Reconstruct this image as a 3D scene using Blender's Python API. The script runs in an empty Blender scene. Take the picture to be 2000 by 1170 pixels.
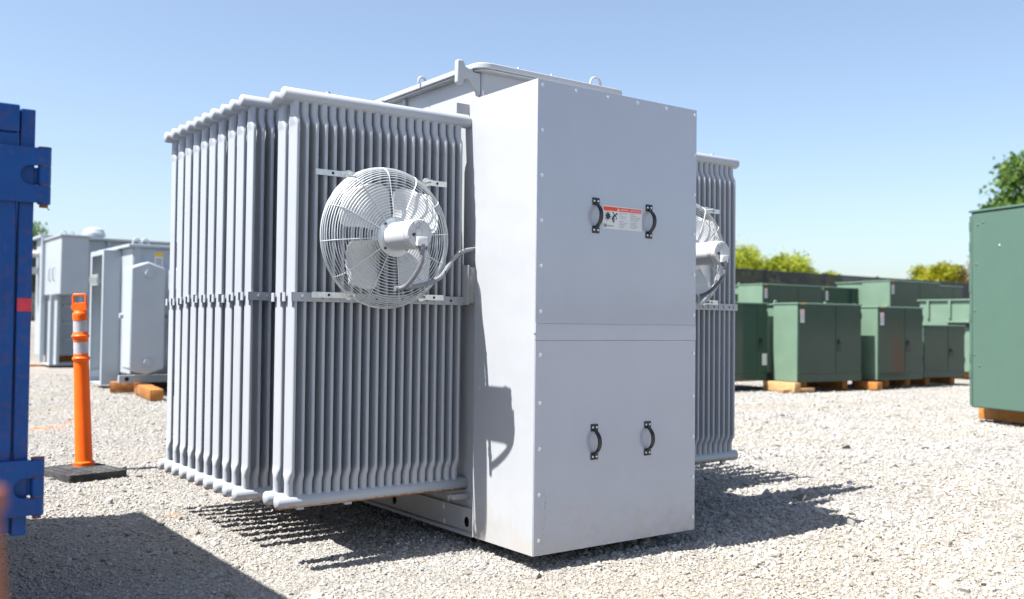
import bpy, bmesh, math, random
import numpy as np
from mathutils import Vector, Matrix
R = math.radians
PI = math.pi
random.seed(7)
rng = np.random.default_rng(11)
scene = bpy.context.scene
COL = scene.collection

# ------------------------------------------------------------------ camera
cam_d = bpy.data.cameras.new('camera')
cam = bpy.data.objects.new('camera', cam_d)
COL.objects.link(cam)
scene.camera = cam
cam_d.sensor_width = 36.0
cam_d.lens = 1881.7 / 2000 * 36
cam_d.clip_start = 0.05
cam_d.clip_end = 2000
CF = Vector((0.59208829, 0.80547035, 0.02547493))
CR = Vector((0.80552874, -0.59246354, 0.01050784))
CU = CR.cross(CF)
M = Matrix((CR, CU, -CF)).transposed().to_4x4()
M.translation = Vector((-2.4443, -3.1608, 0.9733))
cam.matrix_world = M
cam_d.dof.use_dof = True
cam_d.dof.focus_distance = 4.25
cam_d.dof.aperture_fstop = 2.3

# ------------------------------------------------------------------ light
SUN_H = Vector((-0.565, 0.078, 0)).normalized()      # horizontal direction towards the sun
SUN_EL = R(60.3)
world = bpy.data.worlds.new('World')
scene.world = world
world.use_nodes = True
wn = world.node_tree
wn.nodes.clear()
sky = wn.nodes.new('ShaderNodeTexSky')
sky.sky_type = 'NISHITA'
sky.sun_disc = False
sky.sun_elevation = SUN_EL
sky.sun_rotation = math.atan2(SUN_H.x, SUN_H.y)
sky.air_density = 1.0
sky.dust_density = 1.5
sky.ozone_density = 2.6
sky.altitude = 50
bg = wn.nodes.new('ShaderNodeBackground')
bg.inputs['Strength'].default_value = 0.075
wo = wn.nodes.new('ShaderNodeOutputWorld')
hsv = wn.nodes.new('ShaderNodeHueSaturation')      # thin spring haze: the whole sky a little less saturated
hsv.inputs['Saturation'].default_value = 0.90
wn.links.new(sky.outputs[0], hsv.inputs['Color'])
wn.links.new(hsv.outputs[0], bg.inputs[0])
wn.links.new(bg.outputs[0], wo.inputs[0])
sun_d = bpy.data.lights.new('sun', 'SUN')
sun_d.energy = 5.0
sun_d.angle = R(0.53)
sun_d.color = (1.0, 0.965, 0.915)
sun = bpy.data.objects.new('sun', sun_d)
COL.objects.link(sun)
sd = Vector((SUN_H.x * math.cos(SUN_EL), SUN_H.y * math.cos(SUN_EL), math.sin(SUN_EL)))
sun.rotation_euler = sd.to_track_quat('Z', 'Y').to_euler()
sun.location = (0, 0, 20)
scene.view_settings.view_transform = 'Standard'
scene.view_settings.look = 'None'
scene.view_settings.gamma = 1.0
scene.view_settings.use_curve_mapping = False
scene.view_settings.exposure = 1.50


# ------------------------------------------------------------------ materials
class NT:
    """tiny node helper"""
    def __init__(s, name):
        s.m = bpy.data.materials.new(name)
        s.m.use_nodes = True
        s.t = s.m.node_tree
        s.b = s.t.nodes['Principled BSDF']
        s.out = s.t.nodes['Material Output']

    def n(s, typ, **kw):
        nd = s.t.nodes.new(typ)
        for k, v in kw.items():
            if k in nd.inputs:
                nd.inputs[k].default_value = v
            else:
                setattr(nd, k, v)
        return nd

    def l(s, a, b):
        s.t.links.new(a, b)

    def obj(s):
        return s.n('ShaderNodeTexCoord').outputs['Object']

    def pos(s):
        return s.n('ShaderNodeNewGeometry').outputs['Position']

    def noise(s, vec, scale, detail=4, rough=.55):
        nd = s.n('ShaderNodeTexNoise', Scale=scale, Detail=detail, Roughness=rough)
        s.l(vec, nd.inputs['Vector'])
        return nd.outputs['Fac']

    def ramp(s, fac, stops):
        r = s.n('ShaderNodeValToRGB')
        el = r.color_ramp.elements
        while len(el) < len(stops):
            el.new(.5)
        for e, (p, c) in zip(el, stops):
            e.position = p
            e.color = (c, c, c, 1) if isinstance(c, (int, float)) else (*c, 1)
        s.l(fac, r.inputs[0])
        return r.outputs[0]

    def mix(s, fac, a, b, typ='MIX'):
        m = s.n('ShaderNodeMix', data_type='RGBA', blend_type=typ)
        if isinstance(fac, (int, float)):
            m.inputs[0].default_value = fac
        else:
            s.l(fac, m.inputs[0])
        for i, v in ((6, a), (7, b)):
            if isinstance(v, (tuple, list)):
                m.inputs[i].default_value = (*v, 1)
            else:
                s.l(v, m.inputs[i])
        return m.outputs[2]

    def math(s, op, a, b=0.0):
        m = s.n('ShaderNodeMath', operation=op)
        for i, v in ((0, a), (1, b)):
            if isinstance(v, (int, float)):
                m.inputs[i].default_value = v
            else:
                s.l(v, m.inputs[i])
        return m.outputs[0]

    def bump(s, h, strength, dist=.01):
        b = s.n('ShaderNodeBump', Strength=strength, Distance=dist)
        s.l(h, b.inputs['Height'])
        s.l(b.outputs[0], s.b.inputs['Normal'])

    def set(s, **kw):
        for k, v in kw.items():
            k = k.replace('_', ' ')
            if k == 'Color':
                k = 'Base Color'
            if isinstance(v, tuple):
                v = (*v, 1)
            if isinstance(v, (int, float, tuple)):
                s.b.inputs[k].default_value = v
            else:
                s.l(v, s.b.inputs[k])
        return s.m


def plain(name, col, rough=.5, metal=0.0, var=.0, scale=20):
    t = NT(name)
    t.set(Roughness=rough, Metallic=metal)
    if var:
        f = t.noise(t.obj(), scale)
        c = t.mix(t.ramp(f, [(.3, 0.), (.7, 1.)]), tuple(x * (1 - var) for x in col), tuple(min(1, x * (1 + var)) for x in col))
        t.set(Color=c)
    else:
        t.set(Color=col)
    return t.m


def paint(name, col, rough=.36, rust=0.0, dirt=.06, spec=.5, streak=.0, dust=0.0, wave=0.0):
    t = NT(name)
    o = t.pos()
    f = t.noise(o, 3.5, 6, .6)
    base = t.mix(t.ramp(f, [(.35, 0.), (.7, 1.)]), tuple(x * (1 - dirt) for x in col), col)
    if streak:
        mp = t.n('ShaderNodeMapping')
        mp.inputs['Scale'].default_value = (40, 40, 1.2)
        t.l(o, mp.inputs[0])
        fs = t.noise(mp.outputs[0], 1.0, 3)
        base = t.mix(t.ramp(fs, [(.55, 0.), (.8, streak)]), base, tuple(x * .72 for x in col))
    if rust:
        # rust collected on down-facing metal and along scuffs
        g = t.n('ShaderNodeNewGeometry')
        sx = t.n('ShaderNodeSeparateXYZ')
        t.l(g.outputs['Normal'], sx.inputs[0])
        dn = t.math('MULTIPLY', sx.outputs['Z'], -1.0)
        dn = t.math('ADD', dn, t.math('MULTIPLY', t.math('SUBTRACT', t.noise(o, 55, 5), .5), 1.1))
        mask = t.ramp(dn, [(.52, 0.), (.74, 1.)])
        big = t.ramp(t.noise(o, 3.0, 3), [(.30, .5), (.55, 1.)])
        mask = t.math('MULTIPLY', mask, big)
        mask = t.math('MULTIPLY', mask, rust)
        rc = t.mix(t.noise(o, 80, 3), (.16, .045, .008), (.42, .17, .03))
        base = t.mix(mask, base, rc)
    if dust:
        # gravel dust splashed up from the yard and faint smears
        sz = t.n('ShaderNodeSeparateXYZ')
        t.l(o, sz.inputs[0])
        hgt = t.n('ShaderNodeMapRange')
        hgt.inputs['From Min'].default_value = 0.0
        hgt.inputs['From Max'].default_value = .30
        hgt.inputs['To Min'].default_value = .34
        hgt.inputs['To Max'].default_value = 0.0
        t.l(sz.outputs['Z'], hgt.inputs[0])
        dm = t.math('ADD', t.noise(o, 14, 7, .7), hgt.outputs[0])
        base = t.mix(t.math('MULTIPLY', t.ramp(dm, [(.62, 0.), (.86, 1.)]), dust), base, (.34, .30, .25))
    t.set(Color=base, Specular_IOR_Level=spec)
    rr = t.n('ShaderNodeMapRange')
    rr.inputs['To Min'].default_value = rough * .85
    rr.inputs['To Max'].default_value = rough * 1.2
    t.l(t.noise(o, 9, 5), rr.inputs[0])
    t.set(Roughness=rr.outputs[0])
    hb = t.noise(o, 240, 2)
    if wave:
        hb = t.math('ADD', t.math('MULTIPLY', hb, .05), t.math('MULTIPLY', t.noise(o, 2.6, 2), wave))
        t.bump(hb, .5, .02)
    else:
        t.bump(hb, .05, .002)
    return t.m


GREY = (.36, .376, .40)
GREY_R = (.352, .375, .412)
M_ = {}
M_['grey'] = paint('grey_enamel', GREY, .34, streak=.12, dust=.45, wave=.6)
M_['grey_rad'] = paint('grey_radiator_enamel', GREY_R, .38)
M_['grey_rust'] = paint('grey_enamel_rusted_below', GREY_R, .38, rust=1.0)
M_['grey_panel'] = paint('grey_panel_enamel', (.355, .382, .455), .32, dirt=.04, spec=.5, streak=.07, dust=.40, wave=.25)  # bluer than the cabinet sides: skylight on the shaded front is in the colour
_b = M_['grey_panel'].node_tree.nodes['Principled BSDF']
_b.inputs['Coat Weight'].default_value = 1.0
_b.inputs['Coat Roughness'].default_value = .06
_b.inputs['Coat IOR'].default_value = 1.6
M_['grey_box'] = paint('grey_box_enamel', (.33, .35, .36), .45)
M_['grey_cool'] = paint('pale_grey_enamel', (.33, .37, .41), .4, streak=.15)
M_['green'] = paint('green_enamel_sunlit', (.130, .205, .148), .40, dirt=.12, streak=.15)  # same green as the doors, paled: sunlight on the sides is in the colour
M_['green_shaded'] = paint('green_door_enamel_shaded', (.024, .056, .042), .08, dirt=.15, streak=.25, spec=.38)  # same green as the sides, darkened: shade on the fronts is in the colour
M_['green_big'] = paint('mid_green_enamel', (.066, .122, .094), .42, dirt=.06, streak=.12)
M_['zinc'] = plain('zinc_plate', (.62, .63, .62), .38, .85, .12, 60)
M_['zinc_bolt'] = plain('zinc_bolt', (.68, .70, .72), .32, .9)
M_['wire'] = plain('galvanised_wire', (.50, .53, .55), .45, .3, .08, 30)
M_['blade'] = plain('white_fan_blade', (.64, .65, .66), .55, .0, .05, 12)
M_['motor'] = paint('motor_enamel', (.46, .475, .49), .35)
M_['black'] = plain('black_plastic', (.012, .013, .016), .35)
M_['black_handle'] = plain('black_steel_handle', (.010, .012, .018), .28)
M_['hole'] = plain('dark_hole', (.006, .006, .007), .9)
M_['conduit'] = plain('grey_flexible_conduit', (.16, .17, .19), .5, 0, .1, 40)
M_['white_label'] = plain('white_label', (.60, .61, .62), .45)
M_['red_label'] = plain('red_label_print', (.72, .055, .012), .5)
M_['ink'] = plain('black_ink', (.015, .02, .035), .5)
M_['text_grey'] = plain('grey_print', (.16, .18, .22), .5)
M_['yellow_label'] = plain('yellow_label', (.75, .40, .02), .5)
M_['pink_label'] = plain('pink_label', (.72, .42, .42), .5)
M_['silver_tape'] = plain('silver_reflective_band', (.42, .42, .46), .3, .15, .12, 40)
M_['rust'] = plain('rusted_steel', (.16, .05, .018), .8, 0, .4, 60)
M_['red_tape'] = plain('red_reflective_tape', (.56, .022, .045), .4, 0, .12, 60)
M_['fence'] = plain('black_fence_steel', (.014, .016, .022), .5)
M_['brown_rust'] = plain('weathered_orange_paint', (.30, .085, .025), .6, 0, .3, 9)


def mk_orange():
    t = NT('safety_orange_plastic')
    o = t.obj()
    f = t.noise(o, 6, 5, .6)
    c = t.mix(t.ramp(f, [(.35, 0.), (.75, 1.)]), (.85, .105, .002), (.90, .135, .003))
    sc = t.ramp(t.noise(o, 45, 4), [(.70, 0.), (.78, .35)])
    t.set(Color=t.mix(sc, c, (.5, .16, .06)), Roughness=.5, Specular_IOR_Level=.3)
    t.b.inputs['Subsurface Weight'].default_value = .0
    return t.m


M_['orange'] = mk_orange()


def mk_rubber():
    t = NT('recycled_rubber')
    o = t.obj()
    v = t.n('ShaderNodeTexVoronoi', Scale=60.0)
    t.l(o, v.inputs['Vector'])
    c = t.mix(t.ramp(t.noise(o, 10, 6), [(.4, 0.), (.8, 1.)]), (.018, .018, .02), (.075, .073, .07))
    t.set(Color=c, Roughness=.85)
    t.bump(v.outputs['Distance'], .6, .006)
    return t.m


M_['rubber'] = mk_rubber()


def mk_timber(name, a, b):
    t = NT(name)
    o = t.obj()
    mp = t.n('ShaderNodeMapping')
    mp.inputs['Scale'].default_value = (14, 14, 14)
    t.l(o, mp.inputs[0])
    w = t.n('ShaderNodeTexWave', Scale=.8, Distortion=5.0, Detail=3.0)
    t.l(mp.outputs[0], w.inputs['Vector'])
    f = t.math('MULTIPLY', t.math('ADD', w.outputs['Fac'], t.noise(o, 5, 4)), .5)
    t.set(Color=t.mix(t.ramp(f, [(.2, 0.), (.8, 1.)]), a, b), Roughness=.7)
    t.bump(w.outputs['Fac'], .25, .004)
    return t.m


M_['timber'] = mk_timber('stained_timber', (.21, .074, .012), (.41, .165, .03))
M_['timber_pale'] = mk_timber('pale_timber', (.34, .18, .07), (.50, .30, .14))


def mk_blue():
    t = NT('blue_container_paint')
    o = t.obj()
    f = t.noise(o, 4, 6, .6)
    c = t.mix(t.ramp(f, [(.35, 0.), (.7, 1.)]), (.001, .044, .19), (.001, .062, .26))
    g = t.n('ShaderNodeNewGeometry')
    edge = t.ramp(g.outputs['Pointiness'], [(.56, 0.), (.64, 1.)])
    rm = t.math('MULTIPLY', edge, t.ramp(t.noise(o, 40, 5), [(.5, 0.), (.62, 1.)]))
    spots = t.ramp(t.noise(o, 16, 8, .7), [(.82, 0.), (.85, 1.)])
    rm = t.math('MAXIMUM', rm, t.math('MULTIPLY', spots, .8))
    rc = t.mix(t.noise(o, 60, 3), (.10, .025, .01), (.24, .075, .03))
    t.set(Color=t.mix(rm, c, rc), Roughness=.42, Specular_IOR_Level=.3)
    t.bump(t.noise(o, 30, 6), .12, .006)
    return t.m


M_['blue'] = mk_blue()


def gravel_tint(t, pos, base):
    """large soft patches: sandy tracks and greyer stretches, plus the sprayed orange utility marks"""
    big = t.ramp(t.noise(pos, .45, 4, .6), [(.42, 0.), (.62, 1.)])
    c = t.mix(t.math('MULTIPLY', big, .40), base, (.285, .258, .215))
    mp = t.n('ShaderNodeMapping')
    mp.inputs['Scale'].default_value = (.10, .62, 1)
    mp.inputs['Rotation'].default_value = (0, 0, R(8))
    t.l(pos, mp.inputs[0])
    track = t.ramp(t.noise(mp.outputs[0], 1.0, 5, .55), [(.52, 0.), (.62, .32)])
    c = t.mix(track, c, (.29, .25, .195))
    fine = t.ramp(t.noise(pos, 1.9, 5, .65), [(.50, 0.), (.70, .30)])
    c = t.mix(fine, c, (.19, .18, .168))
    return c


def mk_ground():
    t = NT('gravel_ground')
    p = t.pos()
    v = t.n('ShaderNodeTexVoronoi', Scale=52.0)
    t.l(p, v.inputs['Vector'])
    v2 = t.n('ShaderNodeTexVoronoi', Scale=130.0)
    t.l(p, v2.inputs['Vector'])
    wn_ = t.n('ShaderNodeTexWhiteNoise')
    t.l(v.outputs['Position'], wn_.inputs['Vector'])
    stone = t.ramp(wn_.outputs['Value'], [(0., (.21, .20, .183)), (.3, (.275, .264, .243)), (.7, (.315, .304, .284)), (1., (.37, .36, .34))])
    w2 = t.n('ShaderNodeTexWhiteNoise')
    t.l(v2.outputs['Position'], w2.inputs['Vector'])
    sand = t.ramp(w2.outputs['Value'], [(0., (.23, .216, .193)), (1., (.34, .326, .30))])
    c = t.mix(t.ramp(t.noise(p, 6, 5), [(.4, 0.), (.6, 1.)]), stone, sand)
    c = gravel_tint(t, p, c)
    t.set(Color=c, Roughness=.95, Specular_IOR_Level=.15)
    h = t.math('ADD', t.math('MULTIPLY', v.outputs['Distance'], -1.0), t.math('MULTIPLY', v2.outputs['Distance'], -.4))
    h = t.math('ADD', h, t.math('MULTIPLY', t.noise(p, 30, 6, .7), .8))
    t.bump(h, .9, .022)
    return t.m


def mk_stone():
    t = NT('gravel_stone')
    p = t.pos()
    oi = t.n('ShaderNodeObjectInfo')
    c = t.ramp(oi.outputs['Random'], [(0., (.085, .083, .08)), (.035, (.20, .185, .165)), (.10, (.265, .256, .240)), (.5, (.31, .302, .287)),
                                       (.8, (.342, .336, .322)), (.95, (.40, .392, .376)), (1., (.28, .215, .15))])
    c = t.mix(t.ramp(t.noise(p, 130, 4), [(.35, .0), (.75, .35)]), c, (0.176, 0.160, 0.140))
    c = gravel_tint(t, p, c)
    # sprayed orange utility marks on the gravel
    sx = t.n('ShaderNodeSeparateXYZ')
    t.l(p, sx.inputs[0])
    for (x, y, ax, ay) in ((-.70, 6.50, .10, .16), (-.52, 6.58, .09, .15), (-.85, 2.02, .05, .02), (-.35, 6.9, .05, .12)):
        dx = t.math('DIVIDE', t.math('SUBTRACT', sx.outputs['X'], x), ax)
        dy = t.math('DIVIDE', t.math('SUBTRACT', sx.outputs['Y'], y), ay)
        d = t.math('ADD', t.math('MULTIPLY', dx, dx), t.math('MULTIPLY', dy, dy))
        d = t.math('ADD', d, t.math('MULTIPLY', t.math('SUBTRACT', t.noise(p, 14, 3), .5), 2.0))
        c = t.mix(t.ramp(d, [(.55, .75), (1.0, 0.)]), c, (.78, .20, .06))
    t.set(Color=c, Roughness=.92, Specular_IOR_Level=.2)
    t.bump(t.noise(p, 260, 4, .7), .35, .003)
    return t.m


M_['ground'] = mk_ground()
M_['stone'] = mk_stone()


def mk_leaf(name, a, b, tr=.35):
    t = NT(name)
    p = t.pos()
    f = t.noise(p, 1.3, 4)
    c = t.mix(t.ramp(f, [(.35, 0.), (.65, 1.)]), a, b)
    t.set(Color=c, Roughness=.55, Specular_IOR_Level=.25)
    tl = t.n('ShaderNodeBsdfTranslucent')
    t.l(t.mix(.35, c, (.9, .95, .2), 'MULTIPLY'), tl.inputs['Color'])
    ms = t.n('ShaderNodeMixShader')
    ms.inputs[0].default_value = tr
    t.l(t.b.outputs[0], ms.inputs[1])
    t.l(tl.outputs[0], ms.inputs[2])
    t.l(ms.outputs[0], t.out.inputs['Surface'])
    return t.m


M_['leaf_yellow'] = mk_leaf('spring_yellow_green_leaves', (.20, .25, .022), (.38, .42, .05), .5)
M_['leaf_green'] = mk_leaf('mid_green_leaves', (.05, .11, .022), (.12, .20, .04))
M_['leaf_brown'] = mk_leaf('bronze_leaves', (.11, .085, .03), (.19, .15, .05))
M_['leaf_lime'] = mk_leaf('lime_leaves', (.20, .22, .012), (.33, .32, .02), .45)
M_['bark'] = plain('bark', (.10, .075, .055), .9, 0, .3, 8)
M_['grass'] = mk_leaf('dry_grass_blades', (.12, .14, .03), (.24, .20, .07))


# ------------------------------------------------------------------ mesh helpers
class MB:
    def __init__(s):
        s.v, s.f, s.mi, s.cur = [], [], [], 0

    def mat(s, i):
        s.cur = i
        return s

    def add(s, vs, fs):
        b = len(s.v)
        s.v += [tuple(p) for p in vs]
        s.f += [tuple(i + b for i in q) for q in fs]
        s.mi += [s.cur] * len(fs)
        return s

    def box(s, x0, x1, y0, y1, z0, z1, ch=0.0):
        if ch:
            vs, fs = chbox(x0, x1, y0, y1, z0, z1, ch)
            return s.add(vs, fs)
        vs = [(x, y, z) for x in (x0, x1) for y in (y0, y1) for z in (z0, z1)]
        return s.add(vs, [(0, 1, 3, 2), (4, 6, 7, 5), (0, 4, 5, 1), (2, 3, 7, 6), (0, 2, 6, 4), (1, 5, 7, 3)])

    def cyl(s, p0, p1, r0, r1=None, n=16, cap=True):
        r1 = r0 if r1 is None else r1
        p0, p1 = Vector(p0), Vector(p1)
        q = (p1 - p0).to_track_quat('Z', 'Y')
        vs = []
        for p, r in ((p0, r0), (p1, r1)):
            for k in range(n):
                a = 2 * PI * k / n
                vs.append(p + q @ Vector((r * math.cos(a), r * math.sin(a), 0)))
        fs = [(k, (k + 1) % n, n + (k + 1) % n, n + k) for k in range(n)]
        if cap:
            fs += [tuple(range(n - 1, -1, -1)), tuple(range(n, 2 * n))]
        return s.add(vs, fs)

    def capped(s, p0, p1, r, n=16, dome=.5):
        """round bar with slightly domed ends"""
        p0, p1 = Vector(p0), Vector(p1)
        d = (p1 - p0).normalized()
        prof = []
        for k in range(4):
            a = PI / 2 * k / 3.0
            prof.append((p0 - d * r * dome * math.cos(a), r * math.sin(a)))
        for k in range(4):
            a = PI / 2 * (3 - k) / 3.0
            prof.append((p1 + d * r * dome * math.cos(a), r * math.sin(a)))
        return s.loft_round(prof, d, n)

    def loft_round(s, prof, d, n=16):
        q = d.to_track_quat('Z', 'Y')
        vs, fs = [], []
        for p, r in prof:
            for k in range(n):
                a = 2 * PI * k / n
                vs.append(Vector(p) + q @ Vector((max(r, 1e-4) * math.cos(a), max(r, 1e-4) * math.sin(a), 0)))
        for i in range(len(prof) - 1):
            for k in range(n):
                fs.append((i * n + k, i * n + (k + 1) % n, (i + 1) * n + (k + 1) % n, (i + 1) * n + k))
        fs += [tuple(range(n - 1, -1, -1)), tuple(range((len(prof) - 1) * n, len(prof) * n))]
        return s.add(vs, fs)

    def tube(s, path, r, n=8, closed=False, ring_r=None):
        P = [Vector(p) for p in path]
        m = len(P)
        vs, fs = [], []
        up = None
        for i in range(m):
            a = P[(i - 1) % m] if (closed or i > 0) else P[i]
            b = P[(i + 1) % m] if (closed or i < m - 1) else P[i]
            t = (b - a).normalized()
            if up is None:
                up = t.orthogonal().normalized()
            up = (up - t * up.dot(t)).normalized()
            w = t.cross(up)
            rr = r if not ring_r else ring_r[i]
            for k in range(n):
                an = 2 * PI * k / n
                vs.append(P[i] + up * rr * math.cos(an) + w * rr * math.sin(an))
        last = m if closed else m - 1
        for i in range(last):
            j = (i + 1) % m
            off = 0
            if closed and i == m - 1:   # match the start ring
                best = min(range(n), key=lambda o: sum((vs[i * n + k] - vs[(k + o) % n]).length for k in range(n)))
                off = best
            for k in range(n):
                fs.append((i * n + k, i * n + (k + 1) % n, j * n + (k + 1 + off) % n, j * n + (k + off) % n))
        if not closed:
            fs += [tuple(range(n - 1, -1, -1)), tuple(range((m - 1) * n, m * n))]
        return s.add(vs, fs)

    def torus(s, c, rad, r, axis='Y', n=64, k=5):
        c = Vector(c)
        vs, fs = [], []
        for i in range(n):
            a = 2 * PI * i / n
            for j in range(k):
                b = 2 * PI * j / k
                rr = rad + r * math.cos(b)
                if axis == 'Y':
                    vs.append(c + Vector((rr * math.cos(a), r * math.sin(b), rr * math.sin(a))))
                else:
                    vs.append(c + Vector((rr * math.cos(a), rr * math.sin(a), r * math.sin(b))))
        for i in range(n):
            for j in range(k):
                fs.append((i * k + j, i * k + (j + 1) % k, ((i + 1) % n) * k + (j + 1) % k, ((i + 1) % n) * k + j))
        return s.add(vs, fs)

    def prism(s, poly, a0, a1, axis='Y'):
        """poly of 2D points extruded along an axis. Y: (x,z), X: (y,z), Z: (x,y)"""
        def P(u, w, t):
            return {'Y': (u, t, w), 'X': (t, u, w), 'Z': (u, w, t)}[axis]
        n = len(poly)
        vs = [P(u, w, a0) for u, w in poly] + [P(u, w, a1) for u, w in poly]
        fs = [tuple(range(n - 1, -1, -1)), tuple(range(n, 2 * n))] + [(k, (k + 1) % n, n + (k + 1) % n, n + k) for k in range(n)]
        return s.add(vs, fs)

    def lathe(s, c, prof, n=24, axis=Vector((0, 0, 1))):
        c = Vector(c)
        return s.loft_round([(c + axis * z, r) for z, r in prof], axis, n)

    def build(s, name, mats, parent=None, loc=None, smooth=35, bevel=0.0, seg=2, rz=None, fix=True):
        me = bpy.data.meshes.new(name)
        me.from_pydata(s.v, [], s.f)
        if not isinstance(mats, (list, tuple)):
            mats = [mats]
        for m in mats:
            me.materials.append(M_[m] if isinstance(m, str) else m)
        me.polygons.foreach_set('material_index', s.mi)
        if fix:
            bm = bmesh.new()
            bm.from_mesh(me)
            bmesh.ops.recalc_face_normals(bm, faces=bm.faces)
            bm.to_mesh(me)
            bm.free()
        if smooth:
            me.polygons.foreach_set('use_smooth', [True] * len(me.polygons))
            me.set_sharp_from_angle(angle=R(smooth))
        me.update()
        o = bpy.data.objects.new(name, me)
        COL.objects.link(o)
        if parent:
            o.parent = parent
        if loc is not None:
            o.location = loc
        if rz is not None:
            o.rotation_euler = (0, 0, rz)
        if bevel:
            b = o.modifiers.new('edge', 'BEVEL')
            b.width = bevel
            b.segments = seg
            b.limit_method = 'ANGLE'
            b.angle_limit = R(40)
            b.harden_normals = False
        return o


def chbox(x0, x1, y0, y1, z0, z1, c):
    bm = bmesh.new()
    bmesh.ops.create_cube(bm, size=1)
    for v in bm.verts:
        v.co = Vector(((x0 + x1) / 2 + v.co.x * (x1 - x0), (y0 + y1) / 2 + v.co.y * (y1 - y0), (z0 + z1) / 2 + v.co.z * (z1 - z0)))
    bmesh.ops.bevel(bm, geom=bm.edges[:], offset=c, segments=2, profile=.5, affect='EDGES')
    bm.verts.index_update()
    vs = [v.co.copy() for v in bm.verts]
    fs = [tuple(v.index for v in f.verts) for f in bm.faces]
    bm.free()
    return vs, fs


def rrect(x0, x1, y0, y1, r, n=5):
    out = []
    for cx, cy, a0 in ((x1 - r, y1 - r, 0), (x0 + r, y1 - r, 90), (x0 + r, y0 + r, 180), (x1 - r, y0 + r, 270)):
        for k in range(n + 1):
            a = R(a0 + 90 * k / n)
            out.append((cx + r * math.cos(a), cy + r * math.sin(a)))
    return out


def empty(name, loc=(0, 0, 0), rz=0.0):
    o = bpy.data.objects.new(name, None)
    o.empty_display_size = .2
    COL.objects.link(o)
    o.location = loc
    o.rotation_euler = (0, 0, rz)
    return o


def tag(o, label=None, cat=None, group=None, kind=None):
    if label:
        o['label'] = label
    if cat:
        o['category'] = cat
    if group:
        o['group'] = group
    if kind:
        o['kind'] = kind
    return o


def copy_tree(o, parent=None, dloc=None):
    c = o.copy()
    COL.objects.link(c)
    c.parent = parent
    if dloc is not None:
        c.location = Vector(o.location) + Vector(dloc)
    for ch in list(o.children):
        copy_tree(ch, c)
    return c


def text_mesh(name, body, size, mat, parent, loc, align='LEFT', sx=1.0):
    """flat lettering standing in the XZ plane, facing -Y"""
    cu = bpy.data.curves.new(name, 'FONT')
    cu.body = body
    cu.size = size
    cu.align_x = align
    cu.resolution_u = 2
    tmp = bpy.data.objects.new(name + '_tmp', cu)
    COL.objects.link(tmp)
    dg = bpy.context.evaluated_depsgraph_get()
    me = bpy.data.meshes.new_from_object(tmp.evaluated_get(dg))
    bpy.data.objects.remove(tmp)
    me.materials.clear()
    me.materials.append(M_[mat])
    o = bpy.data.objects.new(name, me)
    COL.objects.link(o)
    o.parent = parent
    o.location = loc
    o.rotation_euler = (PI / 2, 0, 0)
    o.scale = (sx, 1, 1)
    return o


# ------------------------------------------------------------------ ground
def ground_h(x, y):
    """flat yard, lowered in a patch around the main transformer, with a gravel bank rising to the far fence on the left"""
    t = np.clip((y - 21.6) / 2.2, 0, 1) * np.clip((11.5 - x) / 2.0, 0, 1)
    q = np.clip((np.sqrt(((x - .75) / 1.25) ** 2 + (y - .8) ** 2) - 1.75) / 1.1, 0, 1)  # local dip added instead of scaling the other things about the camera
    return .86 * t * t * (3 - 2 * t) - .038 * (1 - q * q * (3 - 2 * q))


def make_ground():
    def axis(lo, hi, c0, c1, fine, coarse):
        a = list(np.arange(c0, c1, fine))
        g = fine
        x = c1
        while x < hi:
            a.append(x)
            g = min(coarse, g * 1.35)
            x += g
        a.append(hi)
        x = c0
        g = fine
        pre = []
        while x > lo:
            g = min(coarse, g * 1.35)
            x -= g
            pre.append(max(x, lo))
        return np.array(sorted(set(pre)) + a)
    xs = axis(-700, 700, -7, 14, .16, 90)
    ys = axis(-700, 700, -6, 26, .16, 90)
    X, Y = np.meshgrid(xs, ys, indexing='ij')
    Z = ground_h(X, Y)
    und = .006 * np.sin(X * 2.1 + .7 * np.sin(Y * 1.3)) + .006 * np.sin(Y * 1.7 + 1.1 * np.sin(X * .9)) + .004 * np.sin(X * 4.3 + Y * 3.1)
    fade = np.exp(-((X - 2) / 40) ** 2 - ((Y - 6) / 40) ** 2)
    Z = Z + (und - .016) * fade
    n, m = len(xs), len(ys)
    me = bpy.data.meshes.new('ground')
    idx = np.arange(n * m).reshape(n, m)
    q = np.stack([idx[:-1, :-1], idx[1:, :-1], idx[1:, 1:], idx[:-1, 1:]], -1).reshape(-1, 4)
    me.vertices.add(n * m)
    me.vertices.foreach_set('co', np.stack([X, Y, Z], -1).astype(np.float32).ravel())
    me.loops.add(q.size)
    me.polygons.add(len(q))
    me.loops.foreach_set('vertex_index', q.ravel().astype(np.int32))
    me.polygons.foreach_set('loop_start', np.arange(0, q.size, 4, dtype=np.int32))
    me.polygons.foreach_set('loop_total', np.full(len(q), 4, dtype=np.int32))
    me.polygons.foreach_set('use_smooth', np.ones(len(q), dtype=bool))
    me.update()
    me.validate()
    me.materials.append(M_['ground'])
    o = bpy.data.objects.new('ground', me)
    COL.objects.link(o)
    tag(o, kind='structure')
    return o


make_ground()


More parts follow.
